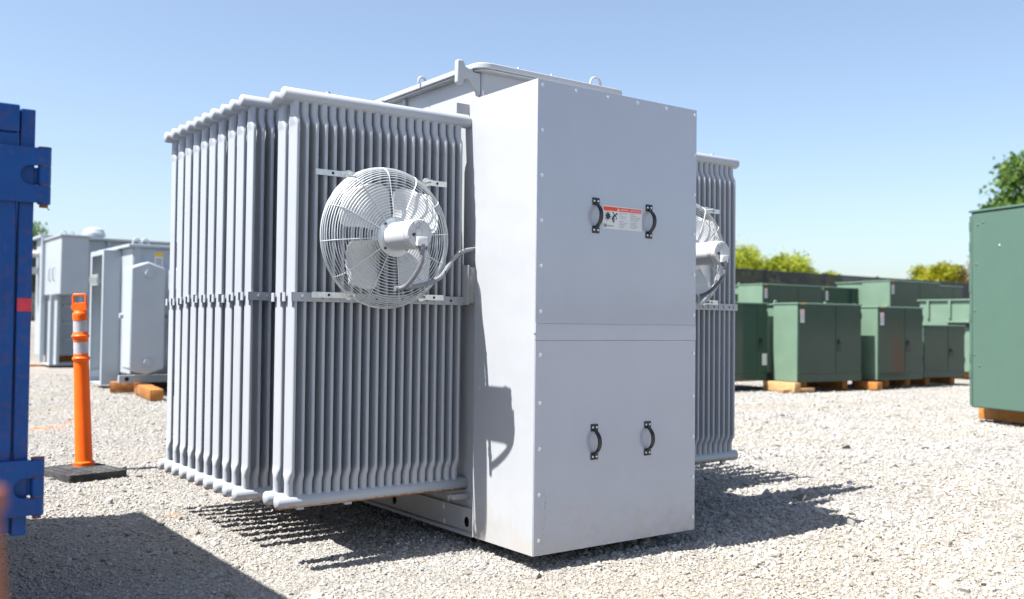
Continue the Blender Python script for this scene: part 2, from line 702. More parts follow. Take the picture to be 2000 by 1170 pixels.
def make_gravel():
    # loose stones: a point cloud carrying scale and rotation, stones instanced by geometry nodes
    camx, camy = -2.4443, -3.1608
    pts = []
    N = 2600000
    d = np.sqrt(rng.uniform(1.3 ** 2, 19.0 ** 2, N))
    th = R(53.68) + rng.uniform(-R(36), R(36), N)
    area = .5 * (19.0 ** 2 - 1.3 ** 2) * R(72)
    dens = np.minimum(6600, 6600 * (3.8 / d) ** 1.6)
    keep = rng.uniform(0, 1, N) < dens / (N / area)
    d, th = d[keep], th[keep]
    x = camx + d * np.cos(th)
    y = camy + d * np.sin(th)
    n = len(x)
    rad = np.exp(rng.normal(math.log(.0060), .42, n))
    big = rng.uniform(0, 1, n) < .005
    rad[big] *= 2.2
    big = rng.uniform(0, 1, n) < .0007
    rad[big] *= 3.2
    # far stones a little larger on average so the thinner scatter still covers
    rad *= np.clip((d / 5.0) ** .2, .92, 1.15)
    # finer packed grit on the left of the yard, coarser stone to the right
    rad *= .80 + .32 * np.clip((x + .3) / 2.2, 0, 1)
    rad = np.clip(rad, .003, .040)
    und = .006 * np.sin(x * 2.1 + .7 * np.sin(y * 1.3)) + .006 * np.sin(y * 1.7 + 1.1 * np.sin(x * .9)) + .004 * np.sin(x * 4.3 + y * 3.1) - .016
    z = und + rad * .12 + ground_h(x, y)
    me = bpy.data.meshes.new('loose_gravel')
    me.vertices.add(n)
    me.vertices.foreach_set('co', np.stack([x, y, z], -1).astype(np.float32).ravel())
    a = me.attributes.new('scl', 'FLOAT', 'POINT')
    a.data.foreach_set('value', rad.astype(np.float32))
    a = me.attributes.new('rot', 'FLOAT_VECTOR', 'POINT')
    rot = np.stack([rng.uniform(-.8, .8, n), rng.uniform(-.8, .8, n), rng.uniform(0, 2 * PI, n)], -1)
    a.data.foreach_set('vector', rot.astype(np.float32).ravel())
    o = bpy.data.objects.new('loose_gravel', me)
    COL.objects.link(o)
    tag(o, 'loose crushed pale grey gravel strewn over the yard', 'gravel', kind='stuff')
    sc = bpy.data.collections.new('stone_shapes')
    for k in range(8):
        bm = bmesh.new()
        bmesh.ops.create_icosphere(bm, subdivisions=2, radius=1)
        ax = [Vector(rng.normal(0, 1, 3)).normalized() for _ in range(13)]
        cut = [rng.uniform(.48, .85) for _ in ax]
        for v in bm.verts:
            p = v.co.copy()
            for nrm, c in zip(ax, cut):      # chop with planes: angular crushed rock
                e = p.dot(nrm) - c
                if e > 0:
                    p -= nrm * e
            p.x *= 1.35
            p.y *= 1.08
            p.z *= .85
            v.co = p
        sm = bpy.data.meshes.new('stone')
        bm.to_mesh(sm)
        bm.free()
        sm.materials.append(M_['stone'])
        so = bpy.data.objects.new('stone', sm)
        sc.objects.link(so)
    ng = bpy.data.node_groups.new('scatter_stones', 'GeometryNodeTree')
    ng.interface.new_socket('Geometry', in_out='INPUT', socket_type='NodeSocketGeometry')
    ng.interface.new_socket('Geometry', in_out='OUTPUT', socket_type='NodeSocketGeometry')
    gi = ng.nodes.new('NodeGroupInput')
    go = ng.nodes.new('NodeGroupOutput')
    ci = ng.nodes.new('GeometryNodeCollectionInfo')
    ci.inputs['Collection'].default_value = sc
    ci.inputs['Separate Children'].default_value = True
    ci.inputs['Reset Children'].default_value = True
    iop = ng.nodes.new('GeometryNodeInstanceOnPoints')
    iop.inputs['Pick Instance'].default_value = True
    na = ng.nodes.new('GeometryNodeInputNamedAttribute')
    na.data_type = 'FLOAT'
    na.inputs['Name'].default_value = 'scl'
    nr = ng.nodes.new('GeometryNodeInputNamedAttribute')
    nr.data_type = 'FLOAT_VECTOR'
    nr.inputs['Name'].default_value = 'rot'
    m2p = ng.nodes.new('GeometryNodeMeshToPoints')
    ng.links.new(gi.outputs[0], m2p.inputs['Mesh'])
    ng.links.new(m2p.outputs[0], iop.inputs['Points'])
    ng.links.new(ci.outputs[0], iop.inputs['Instance'])
    ng.links.new(nr.outputs[0], iop.inputs['Rotation'])
    ng.links.new(na.outputs[0], iop.inputs['Scale'])
    ng.links.new(iop.outputs[0], go.inputs[0])
    md = o.modifiers.new('scatter', 'NODES')
    md.node_group = ng
    print('stones', n)


make_gravel()

# ------------------------------------------------------------------ main transformer
TX0, TX1 = .06, .90          # tank side walls
TY0, TY1 = .50, 2.42
main = empty('transformer', (.48, 1.2, 0))
tag(main, 'large light grey power transformer with radiator banks, round fans and tall bolted cabinet', 'transformer')
MO = Vector((.48, 1.2, 0))
T = Matrix.Translation(-MO)


def part(mb, name, mat, parent=main, **kw):
    """mesh written in yard coordinates, parented to the transformer (or to one of its parts, all at its origin)"""
    o = mb.build(name, mat, parent, **kw)
    if parent is main:
        o.matrix_parent_inverse = T
    return o


# tank and lid
b = MB()
b.box(TX0, TX1, TY0, TY1, .10, 2.145)
tank = part(b, 'tank', 'grey', bevel=.012, seg=3)
for y in (1.18, 2.0):
    b = MB()
    b.box(TX0 - .018, TX0 - .001, y, y + .02, 1.98, 2.136)
    part(b, 'stiffener', 'grey', bevel=.002)
b = MB()
b.prism(rrect(TX0 - .05, TX1 + .03, TY0 - .055, TY1 + .05, .075, 8), 2.146, 2.172, 'Z')
b.prism(rrect(TX0 - .042, TX1 + .022, TY0 - .047, TY1 + .042, .07, 8), 2.137, 2.1455, 'Z')
lid = part(b, 'lid', 'grey', bevel=.004)
for (x, y) in ((.735, .475), (.02, .97), (.72, 2.2)):
    b = MB()
    k_ = .6 if y == .97 else 1.0
    path = [(x + .033 * k_ * math.cos(a), y, 2.178 + .004 + .034 * k_ * math.sin(a)) for a in [PI * k / 10 for k in range(11)]]
    path = [(x + .033 * k_, y, 2.170)] + path + [(x - .033 * k_, y, 2.170)]
    b.tube(path, .0065, 8)
    part(b, 'lifting_eye', 'grey', lid)
for (x, y) in ((.05, .62), (.05, 1.3), (.86, .52), (.45, .47), (.25, .47), (.80, .55)):
    b = MB()
    b.cyl((x, y, 2.170), (x, y, 2.186), .009, n=6)
    part(b, 'lid_bolt', 'zinc_bolt', lid)
# lifting hook plate at the front corner
HP = [(-.071, 2.172), (-.066, 2.179), (-.041, 2.180), (-.033, 2.172), (-.027, 2.152), (-.006, 2.148), (.011, 2.152), (.017, 2.134), (.058, 2.134),
      (.058, 2.028), (.046, 2.028), (.041, 2.047), (.012, 2.070), (-.011, 2.100), (-.025, 2.102), (-.036, 2.078), (-.042, 2.067), (-.061, 2.066), (-.071, 2.074)]
b = MB()
b.prism(HP, .505, .532, 'Y')
part(b, 'lifting_hook', 'grey', bevel=.005)
b = MB()
b.box(-.012, TX0, .60, .604, 1.955, 2.005)
part(b, 'bracket_plate', 'grey', bevel=.001)
b = MB()
b.box(-.03, TX0, .56, .60, .165, .188)
part(b, 'bracket_plate', 'grey', bevel=.002)
# throat between tank and cabinet
b = MB()
b.box(.05, .91, .452, .499, .10, 1.96)
part(b, 'throat', 'grey', bevel=.003)
# right side hardware over the cabinet edge
b = MB()
b.box(.935, .965, .56, .60, 2.02, 2.075)
part(b, 'valve_cap', 'grey', bevel=.006)

# added unseen plates in the radiator gaps, blocking sun to fill the ground shadow
b = MB()
b.box(-.60, TX0 - .001, .753, 1.051, .236, .244)
part(b, 'sun_blocker', 'grey')
b = MB()
b.box(TX1 + .001, 1.60, .753, 1.051, .236, .244)
part(b, 'sun_blocker', 'grey')

# base rails with round jacking holes
def rail_mesh(xf, xb):
    """channel rail along Y; its web (at xf) has round holes"""
    b = MB()
    bm = bmesh.new()
    outer = [(.47, .022), (2.47, .022), (2.47, .112), (.47, .112)]
    loops = [outer]
    for cy in (.545, 1.215, 1.9):
        loops.append([(cy + .019 * math.cos(2 * PI * k / 20), .062 + .024 * math.sin(2 * PI * k / 20)) for k in range(20)])
    edges = []
    for lp in loops:
        vs = [bm.verts.new((xf, u, w)) for u, w in lp]
        edges += [bm.edges.new((vs[k], vs[(k + 1) % len(vs)])) for k in range(len(vs))]
    bmesh.ops.triangle_fill(bm, use_beauty=True, edges=edges)
    bm.verts.index_update()
    b.add([v.co.copy() for v in bm.verts], [tuple(v.index for v in f.verts) for f in bm.faces])
    bm.free()
    s = 1 if xb > xf else -1
    b.box(min(xf - s * .022, xb), max(xf - s * .022, xb), .47, 2.47, .006, .020)      # bottom flange
    b.box(min(xf, xb), max(xf, xb), .47, 2.47, .1125, .124)                         # top flange
    b.box(min(xb, xb - s * .006), max(xb, xb - s * .006), .48, 2.46, .0205, .112)   # inner web, dark behind holes
    return b


part(rail_mesh(.034, .13), 'base_rail', 'grey', smooth=20)
part(rail_mesh(.925, .83), 'base_rail', 'grey', smooth=20)

# ------------------------------------------------- terminal cabinet
CW, CD, CH = .9605, .4496, 2.0
b = MB()
b.box(0, CW, .0035, CD, .014, CH)
cab = part(b, 'terminal_cabinet', 'grey', bevel=.002)
b = MB()
b.box(.0015, CW - .0015, -.0005, .0033, .9772, CH - .001)
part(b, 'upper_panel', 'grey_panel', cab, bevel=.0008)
b = MB()
b.box(.0015, CW - .0015, -.0005, .0033, .016, .9052)
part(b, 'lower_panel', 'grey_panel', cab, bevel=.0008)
b = MB()
b.box(.0005, CW - .0005, -.0018, .0033, .9062, .9770)
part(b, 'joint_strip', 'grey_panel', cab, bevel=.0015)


def bolt_mesh():
    b = MB()
    b.cyl((0, 0, 0), (0, -.0016, 0), .0088, n=20)
    b.cyl((0, -.0016, 0), (0, -.0062, 0), .0062, .0058, n=6)
    return b


bolt0 = None
bz = [1.976, 1.786, 1.597, 1.408, 1.218, 1.028, .847, .647, .457, .267, .079]
spots = [(.026, z) for z in bz] + [(.9435, z - .002) for z in bz] + [(x, 1.978) for x in (.209, .392, .572, .754)]
for x, z in spots:
    if bolt0 is None:
        bolt0 = part(bolt_mesh(), 'bolt', 'zinc_bolt', cab, loc=(x, -.0005, z), smooth=30)
    else:
        c = bolt0.copy()
        COL.objects.link(c)
        c.location = (x, -.0005, z)
        c.rotation_euler = (0, random.uniform(0, 1), 0)


def handle_mesh():
    """black pull handle: two foot plates and a bowed strap, two screws on each foot"""
    b = MB()
    for s in (1, -1):
        b.add(*chbox(-.020, .020, -.0045, 0, s * .0615 - .0155, s * .0615 + .0155, .0015))
    n = 14
    vs, fs = [], []
    for k in range(n + 1):
        t = -1 + 2 * k / n
        z = t * .052
        y = -.004 - .034 * (1 - abs(t) ** 2.4)
        w = .0085 + .001 * (1 - t * t)
        sl = .034 * 2.4 * abs(t) ** 1.4 * (1 if t > 0 else -1) / .052
        nv = Vector((0, -1, sl)).normalized() * .0028
        for sx_ in (-1, 1):
            for sn in (1, -1):
                vs.append((sx_ * w, y + sn * nv.y, z + sn * nv.z))
    for k in range(n):
        a, c = 4 * k, 4 * (k + 1)
        fs += [(a, a + 2, c + 2, c), (a + 1, c + 1, c + 3, a + 3), (a, c, c + 1, a + 1), (a + 2, a + 3, c + 3, c + 2)]
    fs += [(0, 1, 3, 2), (4 * n, 4 * n + 2, 4 * n + 3, 4 * n + 1)]
    b.add(vs, fs)
    b.mat(1)
    for s in (1, -1):
        for x in (-.011, .011):
            b.lathe((x, -.0044, s * .063), [(0, .0048), (.0012, .0046), (.0026, .0025), (.003, .0004)], 12, Vector((0, -1, 0)))
    return b


h0 = None
for x, z in ((.326, 1.450), (.647, 1.446), (.328, .467), (.647, .463)):
    if h0 is None:
        h0 = part(handle_mesh(), 'pull_handle', ['black_handle', 'zinc_bolt'], cab, loc=(x, -.0006, z), smooth=50)
    else:
        c = h0.copy()
        COL.objects.link(c)
        c.location = (x, -.0006, z)

# warning label
lx0, lx1, lz0, lz1 = .367, .603, 1.397, 1.499
b = MB()
b.box(lx0, lx1, -.0016, -.0006, lz0, lz1)
part(b, 'warning_label', 'white_label', cab)
b = MB()
b.box(lx0 + .004, lx1 - .004, -.0021, -.00165, lz1 - .0215, lz1 - .004)
part(b, 'label_band', 'red_label', cab)
text_mesh('label_text', 'WARNING', .0135, 'white_label', cab, (lx0 + .103, -.0024, lz1 - .0175), sx=.80)
text_mesh('label_text', 'ADVERTENCIA', .0135, 'white_label', cab, (lx0 + .162, -.0024, lz1 - .0175), sx=.74)
b = MB()
b.prism([(lx0 + .084, lz1 - .019), (lx0 + .098, lz1 - .019), (lx0 + .091, lz1 - .006)], -.0026, -.0022, 'Y')
part(b, 'warning_triangle', 'white_label', cab)
text_mesh('label_text', '!', .010, 'red_label', cab, (lx0 + .0898, -.0028, lz1 - .0178))
for x, z, s in ((lx0 + .099, lz1 - .030, 'Hazardous voltage\ninside.\nCan shock, burn,\nor cause death.'), (lx0 + .099, lz1 - .066, 'Keep out!\nIf open or unlocked\nimmediately call\nyour power\ncompany.'),
                (lx0 + .163, lz1 - .030, '\u00a1Cuidado!\nVoltaje peligroso.\nPuede producir choques\nel\u00e9ctricos, quemaduras\no causar la muerte.'), (lx0 + .163, lz1 - .070, '\u00a1No se acerque!\nSi est\u00e1 abierto\nllame a su compa\u00f1\u00eda\nde electricidad.')):
    text_mesh('label_text', s, .0072, 'text_grey', cab, (x, -.0019, z), sx=.86)
# spark burst and falling figure pictogram
b = MB()
cx, cz = lx0 + .030, lz1 - .046
poly = []
for k in range(20):
    a = 2 * PI * k / 20
    r = (.0225 + .004 * math.sin(k * 2.3)) if k % 2 == 0 else .0105
    poly.append((cx + r * math.cos(a), cz + r * math.sin(a)))
b.prism(poly, -.0024, -.0018, 'Y')
figs = [((.060, -.050), (.070, -.040), .0042), ((.070, -.040), (.079, -.036), .0026), ((.070, -.040), (.062, -.031), .0022), ((.062, -.031), (.058, -.026), .0018),
        ((.060, -.050), (.055, -.056), .0032), ((.055, -.056), (.060, -.066), .0026), ((.060, -.050), (.067, -.058), .003), ((.067, -.058), (.064, -.072), .0024), ((.074, -.041), (.080, -.052), .002), ((.080, -.052), (.079, -.058), .0018)]
for i, (p, q, w) in enumerate(figs):
    p = Vector((lx0 + p[0], lz1 + p[1]))
    q = Vector((lx0 + q[0], lz1 + q[1]))
    d = (q - p).normalized()
    nn = Vector((-d.y, d.x)) * w
    p, q = p - d * w * .5, q + d * w * .5
    b.prism([tuple(p + nn), tuple(q + nn), tuple(q - nn), tuple(p - nn)], -.00235 - i * .00002, -.0018, 'Y')
b.prism([(lx0 + .0825 + .0042 * math.cos(2 * PI * k / 14), lz1 - .033 + .0042 * math.sin(2 * PI * k / 14)) for k in range(14)], -.0026, -.0018, 'Y')
part(b, 'hazard_pictogram', 'ink', cab)
# maker mark: bracket frame with an m, and the maker's name
b = MB()
mx, mz = lx0 + .006, lz0 + .006
u = .0018
for r in ((0, u, 0, .016), (u, .006, 0, u), (u, .006, .016 - u, .016), (.016 - u, .016, 0, .016), (.010, .016 - u, 0, u), (.010, .016 - u, .016 - u, .016),
          (.0040, .0056, .004, .0122), (.0072, .0088, .004, .0106), (.0104, .0120, .004, .0122), (.0056, .0104, .0106, .0122)):
    b.box(mx + r[0], mx + r[1], -.0022, -.0017, mz + r[2], mz + r[3])
part(b, 'maker_mark', 'ink', cab)
text_mesh('label_text', 'MADDOX', .0105, 'ink', cab, (mx + .020, -.0019, mz + .004), sx=.82)
# scuffs on the lower left of the front panel: thin dark scrapes
b = MB()
for k in range(16):
    x = .060 + random.uniform(-.008, .008)
    z = .10 + k * .012 + random.uniform(-.005, .005)
    b.box(x, x + random.uniform(.0008, .0018), -.0008, -.00055, z, z + random.uniform(.003, .014))
part(b, 'scuff_mark', 'text_grey', cab)
b = MB()
b.tube([(.0005, -.003, .935), (-.006, -.006, .930), (-.010, -.004, .936)], .0018, 6)
part(b, 'cable_tie', 'black', cab)

# ------------------------------------------------- radiators
PITCH = .0425
NT_ = 20


def tube_mesh(z0, z1):
    """one cooling tube: boxy neck at the header, swelling through a chamfer into a flat lens-shaped body"""
    H = z1 - z0
    st = [(0, .0172, .0205, 2.2), (.046, .0172, .0205, 2.2), (.060, .0168, .0225, 2.4), (.086, .0150, .0365, 3.6), (.102, .0098, .0415, 4.5), (.116, .0086, .0415, 5)]
    prof = st + [(H - a, x, y, e) for a, x, y, e in reversed(st)]
    n = 20
    vs, fs = [], []
    for (z, hx, hy, e) in prof:
        for k in range(n):
            a = 2 * PI * (k + .5) / n
            c, s_ = math.cos(a), math.sin(a)
            x = hx * math.copysign(abs(c) ** (2 / e), c)
            y = hy * math.copysign(abs(s_) ** (2 / e), s_)
            vs.append((x, y, z))
    for i in range(len(prof) - 1):
        for k in range(n):
            fs.append((i * n + k, i * n + (k + 1) % n, (i + 1) * n + (k + 1) % n, (i + 1) * n + k))
    b = MB()
    b.add(vs, fs)
    return b


def header_mesh(x_end, x_wall, z, top):
    b = MB()
    s = 1 if x_wall > x_end else -1
    b.capped((x_end, 0, z), (x_wall, 0, z), .0295, 20, .35)
    if top:
        for dx in (.20, .46):
            b.cyl((x_end + s * dx, 0, z + .020), (x_end + s * dx, 0, z + .037), .010, n=10)
    else:
        for dx in (.10, .32):
            b.box(x_end + s * dx - .016, x_end + s * dx + .016, -.008, .008, z - .038, z - .020)
    return b


def clamp_mesh(x0, x1, z, y, s):
    """flat tie bar along one face of the tubes (s: -1 front, 1 back) with an end tab and bolts"""
    b = MB()
    b.box(x0, x1, min(y, y + s * .005), max(y, y + s * .005), z - .019, z + .019)
    b.box(x0 - .004, x0 + .001, min(y + s * .005, y - s * .022), max(y + s * .005, y - s * .022), z - .0185, z + .0185)
    y += s * .0045
    b.mat(1)
    k = 0
    x = x0 + .05
    while x < x1 - .02:
        if k % 3 != 2:
            b.cyl((x, y, z), (x, y + s * .0055, z), .0095, n=12)
        else:
            b.mat(2)
            b.cyl((x, y, z), (x, y + s * .0009, z), .006, n=10)
            b.mat(1)
        x += PITCH
        k += 1
    return b


tubes_cache = {}
left_y = [.605, .721, 1.083, 1.207, 1.330, 1.453, 1.577, 1.700, 1.823, 1.947, 2.070, 2.193]


def get_tube(z0, z1):
    key = (round(z0, 3), round(z1, 3))
    if key not in tubes_cache:
        t = tube_mesh(z0, z1).build('tube', 'grey_rad', None, smooth=40)
        me = t.data
        bpy.data.objects.remove(t)
        tubes_cache[key] = me
    return tubes_cache[key]


def radiator(y, x_end, x_wall, zt, zb, zc, joined=False):
    s = 1 if x_wall > x_end else -1
    z0, z1 = zb + .022, zt - .022
    xs = [x_end + s * (.050 + PITCH * k) for k in range(NT_)]
    o = part(header_mesh(x_end, x_wall, zt, True), 'radiator', 'grey_rad', smooth=40)
    o.location = (0, y, 0)
    header_mesh(x_end, x_wall, zb, False).build('bottom_header', 'grey_rust', o, smooth=40)
    if joined:
        tm = tube_mesh(z0, z1)
        hb = MB()
        for x in xs:
            hb.add([(v[0] + x, v[1], v[2] + z0) for v in tm.v], tm.f)
        tag(hb.build('tube_bank', 'grey_rad', o, smooth=40), kind='stuff')
    else:
        me = get_tube(z0, z1)
        for x in xs:
            t = bpy.data.objects.new('tube', me)
            COL.objects.link(t)
            t.parent = o
            t.location = (x + random.uniform(-.0009, .0009), random.uniform(-.0012, .0012), z0)
            t.rotation_euler = (0, 0, random.uniform(-.03, .03))
    for sd_ in (-1, 1):
        clamp_mesh(min(xs) - .018, max(xs) + .018, zc, sd_ * .0422, sd_).build('clamp_bar', ['grey_rad', 'grey', 'hole'], o, smooth=30)
    return o


for i, y in enumerate(left_y):
    if i < 2:
        radiator(y, -.862, TX0 + .004, 1.919, .231, 1.077)
    else:
        radiator(y, -.862 - .006 * (i > 4), TX0 + .004, 1.975, .192, 1.080 + random.choice((0, .004, -.006, .008)))
for i, y in enumerate(left_y):
    if i < 2:
        radiator(y, 1.942, TX1 - .004, 1.926, .226, 1.083, joined=(i > 0))
    else:
        radiator(y, 1.942, TX1 - .004, 1.975, .192, 1.083, joined=True)


# ------------------------------------------------- fans
def make_fan(cx, cz, yr):
    """yr: plane of the guard's rear ring; everything in front of it (smaller y)"""
    Rm = .302
    g = MB()

    def prof(t):
        """guard profile from hub (t=0) to the rear ring (t=1): radius, y"""
        L1, L2 = .205, .115
        s = t * (L1 + L2)
        if s < L1:
            f = s / L1
            return .082 + f * .172, yr - .088 + .012 * f * f
        a = (s - L1) / L2
        return .254 + .048 * math.sin(a * PI / 2), yr - .076 + .076 * (1 - math.cos(a * PI / 2)) ** .9
    NR = 22
    for k in range(NR + 1):
        r, y = prof(k / NR)
        g.torus((cx, y, cz), r, (.0021 if k < NR else .0036), n=72, k=5)
    for k in range(12):
        a = 2 * PI * (k + .2) / 12
        path = []
        for j in range(15):
            r, y = prof(j / 14)
            path.append((cx + r * math.cos(a), y - .0035, cz + r * math.sin(a)))
        g.tube(path, .0024, 5)
        # finger guard at the back, between ring and radiator
    fan = part(g, 'fan', 'wire', smooth=60)
    # hub plate
    b = MB()
    b.lathe((cx, yr - .084, cz), [(0, .074), (.0, .084), (.006, .086), (.010, .078), (.010, .060)], 40, Vector((0, -1, 0)))
    b.mat(1)
    for k in range(4):
        a = PI / 4 + PI / 2 * k
        b.cyl((cx + .073 * math.cos(a), yr - .094, cz + .073 * math.sin(a)), (cx + .073 * math.cos(a), yr - .101, cz + .073 * math.sin(a)), .005, n=8)
    b.build('hub_plate', ['wire', 'black'], fan, smooth=35)
    # motor
    b = MB()
    y0, y1 = yr - .09, yr - .292
    b.lathe((cx, y0, cz), [(0, .058), (.012, .060), (.150, .060), (.151, .0625), (.176, .0625), (.177, .060), (y0 - y1 - .006, .060), (y0 - y1 - .001, .057), (y0 - y1, .052), (y0 - y1 + .001, .001)], 40, Vector((0, -1, 0)))
    mo = b.build('motor', 'motor', fan, smooth=30)
    b = MB()
    for (dx, dz, r) in ((-.012, .036, .012), (-.006, .006, .0165)):
        b.torus((cx + dx, y1 - .001, cz + dz), r, .0011, n=28, k=5)
    for a in (20, 75, 130, 200, 250, 310):
        b.cyl((cx + .053 * math.cos(R(a)), y1 + .002, cz + .053 * math.sin(R(a))), (cx + .053 * math.cos(R(a)), y1 - .003, cz + .053 * math.sin(R(a))), .004, n=8)
    b.build('motor_cap_detail', 'grey_box', fan, smooth=30)
    b = MB()
    b.cyl((cx - .030, y1 - .001, cz - .006), (cx - .030, y1 - .006, cz - .006), .007, n=12)
    b.build('plug', 'black', fan)
    b = MB()
    b.add(*chbox(cx - .022, cx + .026, y1 - .020, y1 + .001, cz - .052, cz - .014, .003))
    b.build('terminal_cover', 'white_label', fan, smooth=30)
    # blades
    for k in range(4):
        a0 = R(127 - 90 * k)
        b = MB()
        nr_, nc = 10, 8
        vs, fs = [], []
        for i in range(nr_ + 1):
            f = i / nr_
            r = .055 + f * .222
            half = R(32) * (.70 + .42 * math.sin(min(1, f * 1.1) * PI * .60)) * (1 - .93 * (max(0, f - .60) / .40) ** 3)
            for j in range(nc + 1):
                u = -1 + 2 * j / nc
                ang = a0 + u * half + .18 * f
                tw = .046 - .016 * f
                y = yr - .040 + u * tw + .012 * (1 - u * u)
                rr = r * (1 - .05 * u * u * f)
                vs.append((cx + rr * math.cos(ang), y, cz + rr * math.sin(ang)))
        m = len(vs)
        vs += [(x, y + .0025, z) for x, y, z in vs]
        w = nc + 1
        for i in range(nr_):
            for j in range(nc):
                q = (i * w + j, i * w + j + 1, (i + 1) * w + j + 1, (i + 1) * w + j)
                fs.append(q)
                fs.append(tuple(x + m for x in reversed(q)))
        rim = [i * w for i in range(nr_ + 1)] + [nr_ * w + j for j in range(1, w)] + [i * w + nc for i in range(nr_ - 1, -1, -1)] + [j for j in range(nc - 1, 0, -1)]
        for i in range(len(rim)):
            p, q = rim[i], rim[(i + 1) % len(rim)]
            fs.append((p, q, q + m, p + m))
        b.add(vs, fs)
        b.build('blade', 'blade', fan, smooth=60)
    b = MB()
    b.lathe((cx, yr + .004, cz), [(0, .02), (0, .062), (.05, .062), (.058, .05)], 24, Vector((0, -1, 0)))
    b.build('hub', 'blade', fan)
    # mounting straps with stand-offs
    for (xa, xb, dz, sx_) in ((-.322, -.16, .258, -.176), (.215, .315, .262, .205), (-.332, -.15, -.252, -.168), (.165, .305, -.250, .185)):
        b = MB()
        b.box(cx + xa, cx + xb, yr + .0065, yr + .0125, cz + dz - .012, cz + dz + .012)
        b.mat(1)
        b.cyl((cx + xa + .075 if xa < 0 else cx + xb - .05, yr + .0063, cz + dz), (cx + xa + .075 if xa < 0 else cx + xb - .05, yr + .0058, cz + dz), .006, n=12)
        b.mat(0)
        b.cyl((cx + sx_, yr + .0064, cz + dz), (cx + sx_, yr + .001, cz + dz), .019, n=20)
        b.cyl((cx + sx_, yr + .001, cz + dz), (cx + sx_, yr - .045, cz + dz), .0065, n=10)
        b.build('mounting_strap', ['zinc', 'hole'], fan, smooth=30)
    # flexible conduit from the motor
    b = MB()
    b.cyl((cx + .005, y1 - .010, cz - .045), (cx + .005, y1 - .010, cz - .080), .0135, n=16)
    b.cyl((cx + .005, y1 - .010, cz - .057), (cx + .005, y1 - .010, cz - .066), .0165, n=6)
    b.build('cable_gland', 'conduit', fan, smooth=30)
    pts = [(cx + .005, y1 - .010, cz - .078), (cx + .006, y1 - .008, cz - .115), (cx + .004, y1 + .03, cz - .160), (cx + .002, y1 + .095, cz - .205), (cx - .004, y1 + .145, cz - .222)]
    b = MB()
    b.tube(smooth_path(pts, 6), .0098, 10)
    b.build('conduit', 'conduit', fan)
    return fan


def smooth_path(pts, k):
    P = [Vector(p) for p in pts]
    out = []
    for i in range(len(P) - 1):
        p0, p1, p2, p3 = P[max(i - 1, 0)], P[i], P[i + 1], P[min(i + 2, len(P) - 1)]
        for j in range(k):
            t = j / k
            out.append(.5 * ((2 * p1) + (-p0 + p2) * t + (2 * p0 - 5 * p1 + 4 * p2 - p3) * t * t + (-p0 + 3 * p1 - 3 * p2 + p3) * t ** 3))
    out.append(P[-1])
    return out


fan1 = make_fan(-.429, 1.338, .510)
fan2 = copy_tree(fan1, main, (1.82, 0, .018))
fan2.matrix_parent_inverse = T
# feeder conduit across the guard to the junction box
b = MB()
b.tube(smooth_path([(-.455, .372, 1.116), (-.41, .372, 1.121), (-.315, .375, 1.137), (-.229, .382, 1.171), (-.175, .400, 1.223), (-.120, .430, 1.268), (-.055, .455, 1.300), (.03, .475, 1.315)], 6), .0105, 10)
cond = part(b, 'feeder_conduit', 'conduit')
for p in ((-.41, .372, 1.121), (-.20, .390, 1.196), (-.09, .445, 1.284)):
    b = MB()
    b.torus((0, 0, 0), .0125, .003, n=16, k=6)
    b.cyl((.01, 0, .01), (.016, -.003, .018), .003, n=6)
    o = part(b, 'cable_tie', 'black', cond, loc=p)
    o.rotation_euler = (0, 0, R(75))
b = MB()
b.tube(smooth_path([(1.345, .372, 1.124), (1.30, .372, 1.128), (1.22, .38, 1.14), (1.10, .42, 1.2), (.99, .46, 1.26)], 6), .0105, 10)
part(b, 'feeder_conduit', 'conduit')
b = MB()
b.add(*chbox(.014, .0585, .522, .60, 1.066, 1.236, .010))
b.add(*chbox(.008, .018, .518, .604, 1.06, 1.242, .003))
part(b, 'junction_box', 'grey_box')

# ------------------------------------------------------------------ traffic delineator
dl = empty('traffic_delineator', (-.985, 3.45, -.014))
tag(dl, 'orange traffic delineator post with two silver bands on black rubber base', 'delineator')
b = MB()
hw = .185
b.prism(rrect(-hw, hw, -hw * 1.3, hw * 1.3, .02, 3), -.03, .034, 'Z')
for i in range(6):
    for j in range(8):
        x, y = -.16 + .064 * i, -.224 + .064 * j
        if (x - .03) ** 2 + (y - .14) ** 2 > .08 ** 2:
            b.box(x - .02, x + .02, y - .006, y + .006, .0335, .0365)
base = b.build('rubber_base', 'rubber', dl, smooth=30, bevel=.005)
base.rotation_euler = (0, 0, R(12))
lean = Matrix.Rotation(R(-2.6), 4, 'Y')
prof = [(.015, .066), (.040, .069), (.060, .069), (.066, .058), (.075, .056), (.75, .0485), (.758, .056), (.772, .058), (.780, .050), (.784, .0485), (.800, .0485), (.802, .0465), (.882, .0455),
        (.884, .0480), (.905, .0480), (.912, .056), (.924, .058), (.932, .050), (.948, .0475), (.950, .0450), (1.028, .0440), (1.030, .047), (1.060, .047), (1.072, .048), (1.084, .042), (1.09, .036), (1.10, .034)]
b = MB()
b.lathe((0, 0, 0), prof, 32)
post = b.build('post', 'orange', dl, smooth=40)
for z0, z1, r0, r1 in ((.803, .881, .0473, .0463), (.951, 1.027, .0458, .0448)):
    b = MB()
    b.lathe((0, 0, 0), [(z0, r0 - .001), (z0, r0), (z1, r1), (z1, r1 - .001)], 32)
    b.build('reflective_band', 'silver_tape', post, smooth=40)
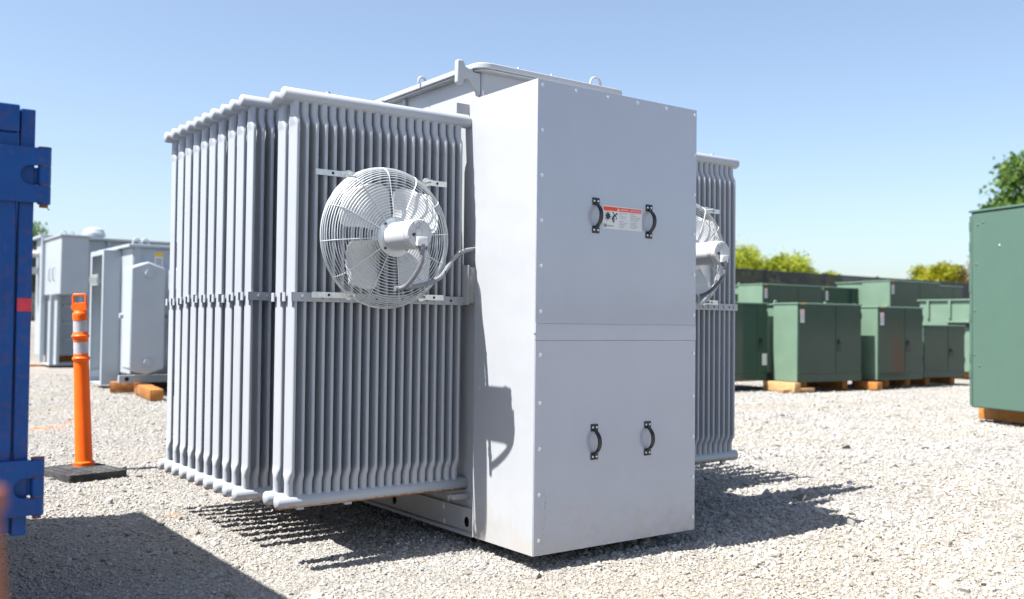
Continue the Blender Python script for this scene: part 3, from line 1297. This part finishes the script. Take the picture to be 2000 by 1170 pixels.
# grip: flattened disc and a squared loop
b = MB()
pl = rrect(-.052, .052, 1.092, 1.150, .027, 6)
b.prism(pl, -.016, .016, 'Y')
lo = []
for p in [(-.043, 1.140), (-.043, 1.195), (-.036, 1.206), (.036, 1.206), (.043, 1.195), (.043, 1.140)]:
    lo.append((p[0], 0, p[1]))
b.tube(lo, .0085, 8)
gr = b.build('grip_loop', 'orange', post, smooth=40, bevel=.003)
gr.rotation_euler = (0, 0, R(-37))
post.matrix_basis = Matrix.Translation((.045, .145, .0)) @ lean @ Matrix.Scale(.955, 4)

dl2 = copy_tree(dl)
dl2.location = (14.99, 2.43, 0)
dl2['label'] = 'orange delineator standing outside the frame, seen only as reflection in a green door'
# ------------------------------------------------------------------ blue steel container
bc = empty('waste_container', (-1.901, -.007, .0837))
bc.scale = (.914, .914, .914)  # container scaled down about the camera, together with its location above
tag(bc, 'blue steel waste container with hinged end door and rust flecked edges', 'container')
b = MB()
b.box(-2.05, -.075, .060, .064, .30, 1.655)       # end wall plate behind door
b.box(-.070, -.066, .07, 2.47, .30, 1.62)        # right wall
b.box(-2.05, -2.046, .07, 2.47, .30, 1.62)
b.box(-2.05, -.066, 2.47, 2.474, .30, 1.62)
b.box(-2.05, -.066, .07, 2.47, .285, .299)
for y in (.55, 1.0, 1.45, 1.85):
    b.box(-.0655, -.012, y, y + .06, .30, 1.56)
b.box(-.066, .0, .075, 2.50, 1.565, 1.662)         # top rail
b.box(-2.08, -2.051, .075, 2.50, 1.565, 1.662)
body = b.build('body', 'blue', bc, smooth=30, bevel=.004)
for x in (-.35, -1.75):
    b = MB()
    b.box(x - .06, x + .06, .05, 2.44, .06, .2845)
    b.box(x - .08, x + .08, .2, .5, -.12, .0595)
    b.box(x - .08, x + .08, 1.9, 2.2, -.12, .0595)
    b.build('skid', 'blue', bc, bevel=.004)
b = MB()
b.box(-.042, .0015, -.005, .0595, .276, 1.656)
b.build('corner_post', 'blue', bc, smooth=30, bevel=.003)
b = MB()
b.box(-2.0, -.050, -.012, .030, .29, 1.575)
b.box(-2.0, -.047, -.020, .035, 1.5755, 1.664)
for x in (-.16, -.5, -.9, -1.3, -1.7):
    b.box(x - .05, x, -.050, -.0125, .42, 1.50)
door = b.build('end_door', 'blue', bc, smooth=30, bevel=.005)


def hinge(zc, name):
    b = MB()
    z0, z1 = zc - .092, zc + .092
    # strap plate with a half-round relief cut at the middle knuckle
    pl = [(-.40, z0 + .002), (.006, z0 + .002), (.006, zc - .031)]
    for k in range(9):
        a = R(-90 - 180 * k / 8)
        pl.append((-.012 + .031 * math.cos(a), zc + .031 * math.sin(a)))
    pl += [(.006, zc + .031), (.006, z1 - .002), (-.40, z1 - .002)]
    b.prism(pl, -.030, -.0205, 'Y')
    for za, zb_ in ((z0, zc - .032), (zc - .030, zc + .030), (zc + .032, z1)):
        b.cyl((.030, -.008, za), (.030, -.008, zb_), .0205, n=24)
    b.box(.0, .028, -.0295, -.0215, zc + .034, z1 - .004)
    b.box(.0, .028, -.0295, -.0215, z0 + .004, zc - .034)
    b.box(-.02, .028, -.002, .008, zc - .028, zc + .028)
    o = b.build('hinge', 'blue', bc, smooth=30, bevel=.0025)
    b = MB()
    b.cyl((.030, -.008, z0 - .010), (.030, -.008, z0 - .0005), .0135, n=16)
    b.cyl((.030, -.008, zc - .0325), (.030, -.008, zc - .0295), .0198, n=20)
    b.cyl((.030, -.008, zc + .0295), (.030, -.008, zc + .0325), .0198, n=20)
    b.cyl((.030, -.008, z1), (.030, -.008, z1 + .003), .021, n=20)
    b.build('hinge_pin', 'rust', o, smooth=30)
    return o


hinge(1.44, 'upper')
hinge(.430, 'lower')
b = MB()
b.box(-.0405, .0005, -.0062, -.0052, .998, 1.040)
tp = b.build('reflective_tape', 'red_tape', bc)
b = MB()
b.tube([(.032, -.008, 1.342), (.040, -.010, 1.338), (.047, -.012, 1.330)], .0016, 6)
b.build('wire_end', 'blue', bc)

# ------------------------------------------------------------------ out-of-focus post close to the lens
npost = empty('near_post', (-2.318, -2.463, 0), R(53.7 - 90))
npost.rotation_euler = (0, R(-6), R(53.7 - 90))
tag(npost, 'blurred orange brown post at the bottom left edge close to camera', 'post')
b = MB()
b.prism(rrect(-.045, .045, -.045, .045, .012, 3), .012, .84, 'Z')
b.build('shaft', 'brown_rust', npost, smooth=40)
b = MB()
b.prism(rrect(-.049, .049, -.049, .049, .014, 3), .8402, .855, 'Z')
b.build('cap', 'brown_rust', npost, smooth=40)
b = MB()
b.prism(rrect(-.09, .09, -.09, .09, .01, 3), -.005, .0118, 'Z')
b.build('foot_plate', 'brown_rust', npost, smooth=40)


# ------------------------------------------------------------------ green pad-mounted transformers
def timber(label, x, y, z0, z1, length, w, rz, pale=False, group=None):
    b = MB()
    b.add(*chbox(-length / 2, length / 2, -w / 2, w / 2, 0, z1 - z0, .006))
    o = b.build('timber_skid', 'timber_pale' if pale else 'timber', None, loc=(x, y, z0), rz=rz, smooth=30)
    tag(o, label, 'timber', group)
    return o


def pad_transformer(label, C, w, d, zt, th, zb=.14, split=.58, tankd=.75, eyes=2, sticker=True, fins=True, knob=True, group=None, tank_drop=.03):
    """front cabinet with two doors, tank behind it with cooling fins. origin at the front left bottom corner"""
    r = empty('green_transformer', (C[0], C[1], 0), R(th))
    tag(r, label, 'transformer', group)
    b = MB()
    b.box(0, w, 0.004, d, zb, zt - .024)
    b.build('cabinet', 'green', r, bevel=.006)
    b = MB()
    b.box(-.012, w + .012, -.014, d + .01, zt - .023, zt)
    b.build('lid', 'green', r, bevel=.006)
    H = zt - zb
    sk = zb + .085 * H + .03
    xs = w * split
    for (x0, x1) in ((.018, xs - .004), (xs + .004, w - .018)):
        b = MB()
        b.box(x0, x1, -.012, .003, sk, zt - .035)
        dr = b.build('door', 'green_shaded', r, bevel=.005)
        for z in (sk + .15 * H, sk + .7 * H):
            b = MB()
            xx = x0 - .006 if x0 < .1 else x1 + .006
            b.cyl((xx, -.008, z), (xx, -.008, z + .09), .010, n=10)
            b.build('hinge', 'green_shaded', dr)
        if x0 > .1 and knob:
            b = MB()
            b.box(x0 + .05, x0 + .10, -.022, -.0125, zb + H * .47, zb + H * .55)
            b.cyl((x0 + .075, -.022, zb + H * .52), (x0 + .075, -.05, zb + H * .52), .016, n=12)
            b.box(x0 + .066, x0 + .084, -.048, -.040, zb + H * .38, zb + H * .53)
            b.build('latch_handle', 'black', dr, bevel=.002)
    b = MB()
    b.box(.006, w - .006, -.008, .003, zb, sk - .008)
    b.build('sill_panel', 'green_shaded', r, bevel=.004)
    if sticker:
        b = MB()
        zz = zt - .10
        b.box(.05, .135, -.0142, -.0126, zz - .20, zz)
        b.mat(1)
        b.box(.055, .130, -.0152, -.0143, zz - .075, zz - .010)
        b.mat(2)
        for k in range(4):
            b.box(.062, .122, -.0152, -.0143, zz - .085 - .028 * k, zz - .075 - .028 * k)
        b.build('warning_sticker', ['white_label', 'pink_label', 'text_grey'], r)
        b = MB()
        b.box(.06, .15, -.0152, -.0143, zt - .021, zt - .003)
        b.build('yellow_tag', 'yellow_label', r)
    # tank behind
    t0, t1 = d + .002, d + tankd
    b = MB()
    b.box(.10, w - .10, t0, t1, zb, zt - tank_drop)
    tk = b.build('tank', 'green', r, bevel=.01)
    b = MB()
    b.box(.07, w - .07, t0 + .012, t1 + .03, zt - tank_drop + .001, zt - tank_drop + .022)
    b.build('tank_cover', 'green', tk, bevel=.004)
    if fins:
        n = int((tankd - .12) / .07)
        for sx_ in (0, 1):
            for k in range(n):
                y = t0 + .08 + .07 * k
                b = MB()
                xa, xb = (-.06, .099) if sx_ == 0 else (w - .099, w + .06)
                b.box(xa, xb, y, y + .018, zb + .12, zt - .20)
                b.build('cooling_fin', 'green', tk, bevel=.004)
    for k in range(eyes):
        x = .15 + (w - .3) * (k / max(1, eyes - 1))
        b = MB()
        path = [(x + .032 * math.cos(a), t0 + .1, zt - tank_drop + .024 + .05 * math.sin(a)) for a in [PI * j / 8 for j in range(9)]]
        b.tube(path, .010, 7)
        b.build('lifting_eye', 'green', tk)
    return r


FR = 'front row of green transformers'  # corners, widths and heights in both rows solved offline from image pixels
pad_transformer('dark green pad transformer with small white tag, partly hidden by the far radiator', (8.36, 6.56), 1.25, .45, 1.343, -1, split=.80, sticker=False, group=FR)
pad_transformer('squat green double door transformer with sunlit pale left side, nearest the grey radiator', (9.627, 5.993), 1.42, .49, 1.342, -6, group=FR, tankd=.8)
pad_transformer('green double door transformer with blurred orange reflection on its left door', (11.32, 5.741), 1.11, .48, 1.319, -6, group=FR, tankd=.8)
pad_transformer('lowest dark green double door cabinet at the right of the front row', (12.783, 5.832), 1.12, .55, 1.037, -6, group=FR, sticker=False, eyes=0, fins=False, tankd=.3)
BR = 'back row of green transformers'
pad_transformer('dark green transformer in the back row behind the squat one, under the fence', (13.586, 9.87), 1.93, .67, 1.872, -2, group=BR, eyes=3, knob=False)
pad_transformer('dark green transformer in the back row between two sunlit pale green sides', (15.56, 9.80), 1.45, .67, 1.870, -2, group=BR, eyes=2, knob=False, fins=False)
pad_transformer('tall dark green transformer with wide sunlit pale left side in the back row', (16.63, 8.876), 1.88, .70, 2.019, -2, group=BR, eyes=0, knob=False, fins=False)
pad_transformer('small glossy dark green cabinet far right in the back row', (19.395, 9.318), .98, .5, 2.009, -2, group=BR, sticker=False, knob=False, eyes=0, fins=False)
# tag on the partly hidden one
b = MB()
b.box(9.46, 9.575, 6.518, 6.5195, .38, .56)
o = b.build('paper_tag', 'white_label', None)
o.name = 'paper_tag'
tag(o, 'small white paper tag stuck on a dark green cabinet beside the radiator', 'tag')

# pale cabinet seen end-on with brackets, behind the lowest cabinet
g4 = empty('green_transformer', (15.72, 6.42, 0), R(0))
tag(g4, 'sunlit pale green transformer side with bracket straps behind the lowest cabinet', 'transformer')
b = MB()
b.box(.0, 1.3, -.45, 1.22, .14, 1.52)
tk = b.build('tank', 'green', g4, bevel=.01)
b = MB()
b.box(-.04, 1.34, -.49, 1.26, 1.521, 1.55)
b.build('lid', 'green', g4, bevel=.006)
for y in (.55, 1.0):
    b = MB()
    b.box(-.045, -.001, y, y + .05, 1.18, 1.52)
    b.build('bracket', 'green', g4, bevel=.003)
b = MB()
b.box(-.09, -.001, .10, .62, 1.09, 1.13)
b.build('shelf_bracket', 'green', g4, bevel=.004)
b = MB()
b.box(-.05, -.001, .16, .60, 1.0, 1.088)
b.build('nameplate_hood', 'black', g4, bevel=.004)
b = MB()
b.box(-.03, .20, -.46, -.30, .14, 1.25)
b.build('edge_channel', 'green', g4, bevel=.004)

# big green enclosure at the right edge
g8 = empty('green_enclosure', (7.611, 2.235, 0), R(-16.3))
tag(g8, 'tall plain mid green steel enclosure cut by the right picture edge', 'enclosure')
b = MB()
b.box(.012, 1.3, -2.0, 0, .14, 2.215)
b.build('body', 'green_big', g8, bevel=.006)
b = MB()
b.box(0, .0115, -1.98, -.025, .15, 2.20)
pn = b.build('side_panel', 'green_big', g8, bevel=.003)
b = MB()
b.box(-.012, 1.32, -2.02, .014, 2.2155, 2.24)
b.build('roof', 'green_big', g8, bevel=.005)
b = MB()
b.box(-.006, .0112, -.024, .010, .16, 2.18)
b.build('corner_flange', 'green_big', g8, bevel=.003)
for i, z in enumerate((.45, .62, 1.05, 1.36, 1.80, 2.02)):
    b = MB()
    b.box(-.012, .004, -.0115, .012, z, z + .10)
    b.build('hinge', 'green_big', g8, bevel=.003)
for (y, z) in ((-.10, 2.08), (-.17, 2.10), (-.08, 1.66), (-.06, 1.17), (-.05, .70), (-.12, .585), (-.38, 1.84)):
    b = MB()
    b.lathe((0, y, z), [(0, .013), (.004, .012), (.008, .006), (.009, .0005)], 12, Vector((-1, 0, 0)))
    b.build('rivet', 'zinc_bolt' if (y, z) == (-.38, 1.84) else 'green_big', pn)

# timbers under the right-hand units
timber('long orange timber under the tall mid green enclosure', 7.55, .95, 0, .138, .14, 2.75, R(-16.3))
tl = [(9.55, 6.22, .14, .50, -6, 'pale timber end jutting from under the squat green transformer'),
      (9.98, 6.12, .14, .60, -6, 'second timber from the left under the squat green transformer'),
      (10.86, 6.00, .14, .60, -6, 'right hand timber under the squat green transformer'),
      (11.22, 5.86, .12, .34, -6, 'stubby orange timber in the gap just left of the transformer with the orange reflection'),
      (11.82, 5.84, .14, .50, -6, 'middle timber under the green transformer with the orange reflection'),
      (12.36, 5.80, .14, .50, -6, 'right hand timber under the green transformer with the orange reflection'),
      (13.12, 5.90, .14, .50, -6, 'left hand timber under the lowest dark green cabinet'),
      (13.84, 5.85, .14, .50, -6, 'right hand timber under the lowest dark green cabinet'),
      (9.0, 6.85, .13, .8, -1, 'timber in shade under the green cabinet hidden by the radiator')]
for i, (x, y, z1, ln, th, lab) in enumerate(tl):
    timber(lab, x, y + (0 if i in (0, 3) else .36), 0, z1 - .001, .13, ln + .15, R(th), pale=(i == 0))
timber('flat pale board lying under the left end of the squat transformer', 9.62, 6.02, 0.0, .05, .62, .16, R(-10), pale=True)
for (C, w, th, lab) in (((13.6, 9.9), 1.9, -2, 'the left back row transformer'), ((15.6, 9.85), 1.4, -2, 'the middle back row transformer'), ((16.63, 8.9), 1.88, -2, 'the tall back row transformer'), ((19.4, 9.35), .98, -2, 'the small far right back row cabinet'), ((15.72, 6.1), 1.3, 0, 'the pale transformer side with brackets')):
    for j, f in enumerate((.18, .82)):
        timber('timber %s end under %s' % (('left', 'right')[j], lab), C[0] + w * f, C[1] + .5, 0, .139, .14, 1.3, R(th))

# ------------------------------------------------------------------ grey transformers at the left
ga = empty('grey_transformer', (1.2, 11.3, 0))
tag(ga, 'pale grey transformer with open flanged throat and pointed radiator panel, on orange timber', 'transformer')


def aw(mb, name, mat, parent, org, **kw):
    """mesh in yard coordinates under an empty at org"""
    o = mb.build(name, mat, parent, **kw)
    if parent.type == 'EMPTY':
        o.matrix_parent_inverse = Matrix.Translation(-Vector(org))
    return o


OA = (1.2, 11.3, 0)
b = MB()
b.box(1.22, 3.2, 10.75, 12.4, .22, 1.985)
tk = aw(b, 'tank', 'grey_cool', ga, OA, bevel=.01)
b = MB()
b.box(1.16, 3.26, 10.69, 12.46, 1.986, 2.03)
ld = aw(b, 'lid', 'grey_cool', ga, OA, bevel=.006)
for x in (1.3, 1.42, 2.2):
    b = MB()
    b.tube([(x + .05 * math.cos(a), 10.85, 2.03 + .09 * math.sin(a)) for a in [PI * j / 8 for j in range(9)]], .014, 7)
    aw(b, 'lifting_eye', 'grey_cool', ld, OA)
# open throat: a deep frame with lips
b = MB()
x0, x1, y0, y1, z0, z1 = .97, 1.219, 11.285, 12.05, .05, 1.97
b.box(x0 + .01, x1, y0, y0 + .03, z0 + .02, z1 - .02)
b.box(x0 + .01, x1, y1 - .03, y1, z0 + .02, z1 - .02)
b.box(x0 + .01, x1, y0, y1, z1 - .0195, z1)
b.box(x0 + .01, x1, y0, y1, z0, z0 + .0195)
b.box(x1 - .06, x1 - .05, y0 + .031, y1 - .031, z0 + .02, z1 - .02)
b.box(x0, x0 + .0095, y0, y0 + .07, z0, z1)
b.box(x0, x0 + .0095, y1 - .08, y1, z0, z1)
b.box(x0, x0 + .0095, y0 + .0705, y1 - .0805, z1 - .07, z1)
th_ = aw(b, 'throat', 'grey_cool', ga, OA, bevel=.004)
b = MB()
for k in range(5):
    b.box(.93, 1.14, 11.50 + .09 * k, 11.57 + .09 * k, 1.50 + .004 * k, 1.58 + .004 * k)
    b.cyl((.95, 11.53 + .09 * k, 1.47), (.95, 11.53 + .09 * k, 1.63), .018, n=8)
aw(b, 'bushing_bar', 'zinc', ga, OA)
for x in (.97, 1.55, 2.13):
    # radiator panel with pointed top and bottom and pressed flutes
    b = MB()
    w = .44
    pl = [(x, .34), (x + w * .5, .26), (x + w, .34), (x + w, 1.66), (x + w * .5, 1.74), (x, 1.66)]
    b.prism(pl, 9.83, 10.19, 'Y')
    pn = aw(b, 'radiator_panel', 'grey_cool', ga, OA, bevel=.02, seg=3)
    for z in (.42, 1.58):
        b = MB()
        b.cyl((x + w * .5, 9.79, z), (x + w * .5, 9.83, z), .05, n=16)
        aw(b, 'vent_boss', 'grey_cool', pn, OA)
    for z in (.42, 1.03, 1.60):
        b = MB()
        b.cyl((x - .03 if z == 1.03 else x + .1, 10.25, z), (x + w + .03, 10.25, z), .035, n=14)
        b.cyl((x + w * .6, 10.25, z), (x + w * .6, 10.76, z), .035, n=14)
        aw(b, 'header_pipe', 'grey_cool', pn, OA)
b = MB()
b.box(.95, 3.1, 10.25, 10.31, .135, .235)
b.box(.95, 3.1, 12.0, 12.06, .135, .235)
b.mat(1)
for x in (1.05, 1.9, 2.9):
    b.cyl((x, 10.2495, .185), (x, 10.247, .185), .03, n=14)
b.box(1.22, 3.1, 10.32, 11.99, .18, .219)
aw(b, 'base_frame', ['grey_cool', 'hole'], ga, OA, bevel=.004)
b = MB()
b.box(1.52, 1.64, 10.744, 10.7485, 1.70, 1.93)
b.mat(1)
b.box(1.525, 1.635, 10.7425, 10.7435, 1.87, 1.925)
b.mat(2)
for k in range(5):
    b.box(1.54, 1.62, 10.7425, 10.7435, 1.73 + .025 * k, 1.742 + .025 * k)
aw(b, 'caution_sticker', ['white_label', 'yellow_label', 'text_grey'], ga, OA)
b = MB()
b.box(1.24, 1.34, 10.735, 10.7485, 1.72, 1.985)
aw(b, 'corner_stiffener', 'grey_cool', ga, OA, bevel=.004)
timber('long orange timber beam jutting from under the pale grey transformer', 1.13, 9.55, 0, .134, .16, 1.50, R(-8))
timber('short orange timber block under the corner of the pale grey transformer', 1.08, 10.55, 0, .134, .16, .32, R(72))
timber('orange timber under the back of the pale grey transformer', 2.2, 12.03, 0, .134, 1.8, .14, 0)

OB = (1.65, 19.0, 0)
gb = empty('grey_transformer', OB)
tag(gb, 'far pale grey transformer with white roof vent and hanging cabinet box', 'transformer')
b = MB()
b.box(1.64, 6.2, 19.2, 20.0, .20, 2.70)
tk = aw(b, 'tank', 'grey_cool', gb, OB, bevel=.01)
b = MB()
b.box(1.55, 6.3, 19.08, 20.1, 2.701, 2.76)
ld = aw(b, 'lid', 'grey_cool', gb, OB, bevel=.006)
for x in (2.0, 2.9, 3.9, 4.9):
    b = MB()
    b.box(x, x + .07, 19.14, 19.199, 2.25, 2.70)
    aw(b, 'stiffener', 'grey_cool', tk, OB, bevel=.004)
b = MB()
b.lathe((2.72, 19.6, 2.761), [(0, .19), (.05, .19), (.06, .24), (.13, .24), (.15, .22), (.21, .20), (.25, .12), (.26, .01)], 20)
aw(b, 'roof_vent', 'grey_cool', ld, OB, smooth=40)
for x in (2.05, 2.2):
    b = MB()
    b.tube([(x + .06 * math.cos(a), 19.3, 2.76 + .12 * math.sin(a)) for a in [PI * j / 8 for j in range(9)]], .012, 6)
    aw(b, 'lifting_eye', 'grey_cool', ld, OB)
b = MB()
b.cyl((3.35, 19.199, 2.48), (3.35, 19.12, 2.48), .10, n=18)
b.mat(1)
b.cyl((3.35, 19.1195, 2.48), (3.35, 19.10, 2.48), .09, n=18)
aw(b, 'dial_gauge', ['grey_cool', 'black'], tk, OB)
b = MB()
b.cyl((3.0, 19.199, 2.50), (3.0, 19.1, 2.50), .06, n=14)
aw(b, 'relief_valve', 'white_label', tk, OB)
# hanging cabinet
b = MB()
b.box(1.63, 2.15, 17.45, 19.05, 1.475, 2.62)
cb = aw(b, 'control_cabinet', 'grey_cool', gb, OB, bevel=.01)
b = MB()
b.box(1.60, 2.18, 17.41, 19.08, 2.621, 2.66)
aw(b, 'cabinet_lid', 'grey_cool', cb, OB, bevel=.006)
for y in (18.0, 18.4):
    b = MB()
    b.tube([(1.628, y, 1.75), (1.59, y, 1.78), (1.59, y, 2.0), (1.628, y, 2.03)], .012, 6)
    aw(b, 'door_pull', 'grey_cool', cb, OB)
b = MB()
b.box(1.9, 2.14, 19.055, 19.20, 1.5, 2.6)
aw(b, 'cabinet_bracket', 'grey_cool', gb, OB)
# frames under the cabinet
b = MB()
b.box(1.56, 1.64, 18.0, 18.07, .06, 1.474)
b.box(1.56, 1.64, 18.98, 19.06, .06, 2.70)
b.box(1.56, 2.2, 18.0, 19.06, .04, .0595)
b.box(1.70, 1.76, 18.08, 18.97, .06, 1.474)
b.box(2.08, 2.14, 17.9, 17.97, .30, 1.474)
aw(b, 'throat_frame', 'grey_cool', gb, OB, bevel=.006)
for z in (.55, .9, 1.25):
    b = MB()
    b.cyl((1.9, 18.5, z), (2.4, 18.5, z), .04, n=10)
    aw(b, 'header_pipe', 'grey_cool', gb, OB)
for z in (2.38, 2.02):
    b = MB()
    prof = []
    for k in range(9):
        prof += [(.045 * k, .035), (.045 * k + .012, .085), (.045 * k + .022, .085), (.045 * k + .034, .035)]
    prof += [(.42, .03), (.50, .03)]
    b.lathe((1.639, 19.75, z), prof, 16, Vector((-1, 0, 0)))
    aw(b, 'bushing', 'white_label', gb, OB, smooth=40)
timber('orange timber under the far pale grey transformer', 2.1, 18.6, 0, .039, .16, 1.6, R(80))
timber('orange timber beam carrying the far grey tank', 2.6, 19.6, 0, .199, .16, 1.6, R(80))


# ------------------------------------------------------------------ fences
def fence(label, p0, p1, z0, h, pitch=2.45):
    p0, p1 = Vector(p0), Vector(p1)
    L = (p1 - p0).length
    ang = math.atan2(p1.y - p0.y, p1.x - p0.x)
    r = empty('fence', (p0.x, p0.y, z0), ang)
    tag(r, label, 'fence')
    n = int(L / .062)
    b = MB()
    for k in range(n):
        x = .03 + .062 * k
        b.box(x, x + .047, -.004, .004, .05, h - .02)
    o = b.build('slats', 'fence', r, smooth=0, fix=False)
    tag(o, kind='stuff')
    m = int(L / pitch) + 1
    for k in range(m):
        b = MB()
        x = .03 + k * pitch
        b.cyl((x, .045, -.2), (x, .045, h + .02), .038, n=10)
        b.build('post', 'fence', r)
    for z in (.12, h * .55, h - .03):
        b = MB()
        b.cyl((0, .026, z), (L, .026, z), .020, n=8)
        b.build('rail', 'fence', r)
    return r


fence('long black slatted steel fence behind the green transformers', (12.0, 12.5), (46, 12.5), 0, 2.40)
fence('black slatted fence on the gravel bank behind the far grey transformer', (-16, 24.3), (11.5, 24.3), .86, 2.20)
fence('black slatted fence running back behind the large transformer', (12.0, 24.2), (12.0, 12.6), 0.0, 2.40)


# ------------------------------------------------------------------ trees
def tree(label, x, y, h, rw, leafmat, n=5200, leaf=.20, base=.28, seed=1, lobes=16):
    rg = np.random.default_rng(seed)
    r = empty('tree', (x, y, float(ground_h(np.array(x), np.array(y)))))
    tag(r, label, 'tree', 'trees beyond the fence')
    b = MB()
    b.tube([(0, 0, -.3), (.05, .03, h * .25), (-.06, .05, h * .5), (.02, 0, h * .8)], 1, 8, ring_r=[h * .030, h * .024, h * .016, h * .006])
    cents = []
    for k in range(lobes):
        f = rg.uniform(base, .93)
        a = rg.uniform(0, 2 * PI)
        prof = math.sin(PI * min(1, (f - base * .6) / (1.02 - base * .6))) ** .6
        rr = rw * prof * rg.uniform(.35, .85)
        c = Vector((rr * math.cos(a), rr * math.sin(a), h * f))
        cents.append((c, rw * rg.uniform(.22, .42)))
        s = Vector((0, 0, h * max(.15, f - .22)))
        b.tube([s, s.lerp(c, .5) + Vector((0, 0, .06 * h * .5)), c], 1, 5, ring_r=[h * .010, h * .006, h * .002])
    b.build('trunk', 'bark', r, smooth=60)
    per = n // lobes
    P, S = [], []
    for c, cr in cents:
        d = rg.normal(0, 1, (per, 3))
        d /= np.linalg.norm(d, axis=1)[:, None]
        rad = cr * rg.uniform(.25, 1.0, per) ** .5 * (1 + .35 * rg.normal(0, 1, per) * .6)
        P.append(np.array(c) + d * rad[:, None] * np.array([1, 1, .8]))
    P = np.concatenate(P)
    m = len(P)
    u = rg.normal(0, 1, (m, 3))
    u /= np.linalg.norm(u, axis=1)[:, None]
    w = np.cross(u, rg.normal(0, 1, (m, 3)))
    w /= np.linalg.norm(w, axis=1)[:, None]
    sz = (leaf * rg.uniform(.5, 1.25, m))[:, None]
    V = np.stack([P - u * sz * .5, P + w * sz * .32, P + u * sz * .5, P - w * sz * .32], 1).reshape(-1, 3)
    me = bpy.data.meshes.new('crown')
    me.vertices.add(len(V))
    me.vertices.foreach_set('co', V.astype(np.float32).ravel())
    me.loops.add(4 * m)
    me.polygons.add(m)
    me.loops.foreach_set('vertex_index', np.arange(4 * m, dtype=np.int32))
    me.polygons.foreach_set('loop_start', np.arange(0, 4 * m, 4, dtype=np.int32))
    me.polygons.foreach_set('loop_total', np.full(m, 4, dtype=np.int32))
    me.update()
    me.validate()
    me.materials.append(M_[leafmat])
    o = bpy.data.objects.new('crown', me)
    COL.objects.link(o)
    o.parent = r
    return r


tree('bright spring green tree beyond the fence next to the far radiator', 44.6, 36.9, 5.7, 3.0, 'leaf_yellow', seed=3, n=16000, lobes=24)
tree('bright spring green tree, middle of the three over the fence', 47.0, 35.0, 5.4, 2.5, 'leaf_yellow', seed=4, n=14000, lobes=24)
tree('thinner green tree at the right end of the bright clump over the fence', 49.0, 33.9, 5.0, 1.5, 'leaf_yellow', seed=5, n=8000, leaf=.17, lobes=18)
tree('yellow lime bush top showing over the fence left of the enclosure', 54.6, 29.7, 4.9, 2.1, 'leaf_lime', seed=6, n=12000, lobes=20)
tree('bronze brown tree behind the lime bush near the enclosure', 57.4, 29.0, 5.6, 2.4, 'leaf_brown', seed=7, n=9000)
tree('tall mid green tree rising behind the enclosure at right', 39.1, 15.5, 8.9, 3.3, 'leaf_green', seed=8, n=13000, leaf=.26, lobes=30)
tree('lower mid green tree at the enclosure roof edge', 37.9, 17.0, 7.0, 1.2, 'leaf_green', seed=9, n=6000, leaf=.2)
tree('green tree top over the far left fence behind the blue container', 8.4, 61.5, 5.9, 2.0, 'leaf_green', seed=10, n=5000)
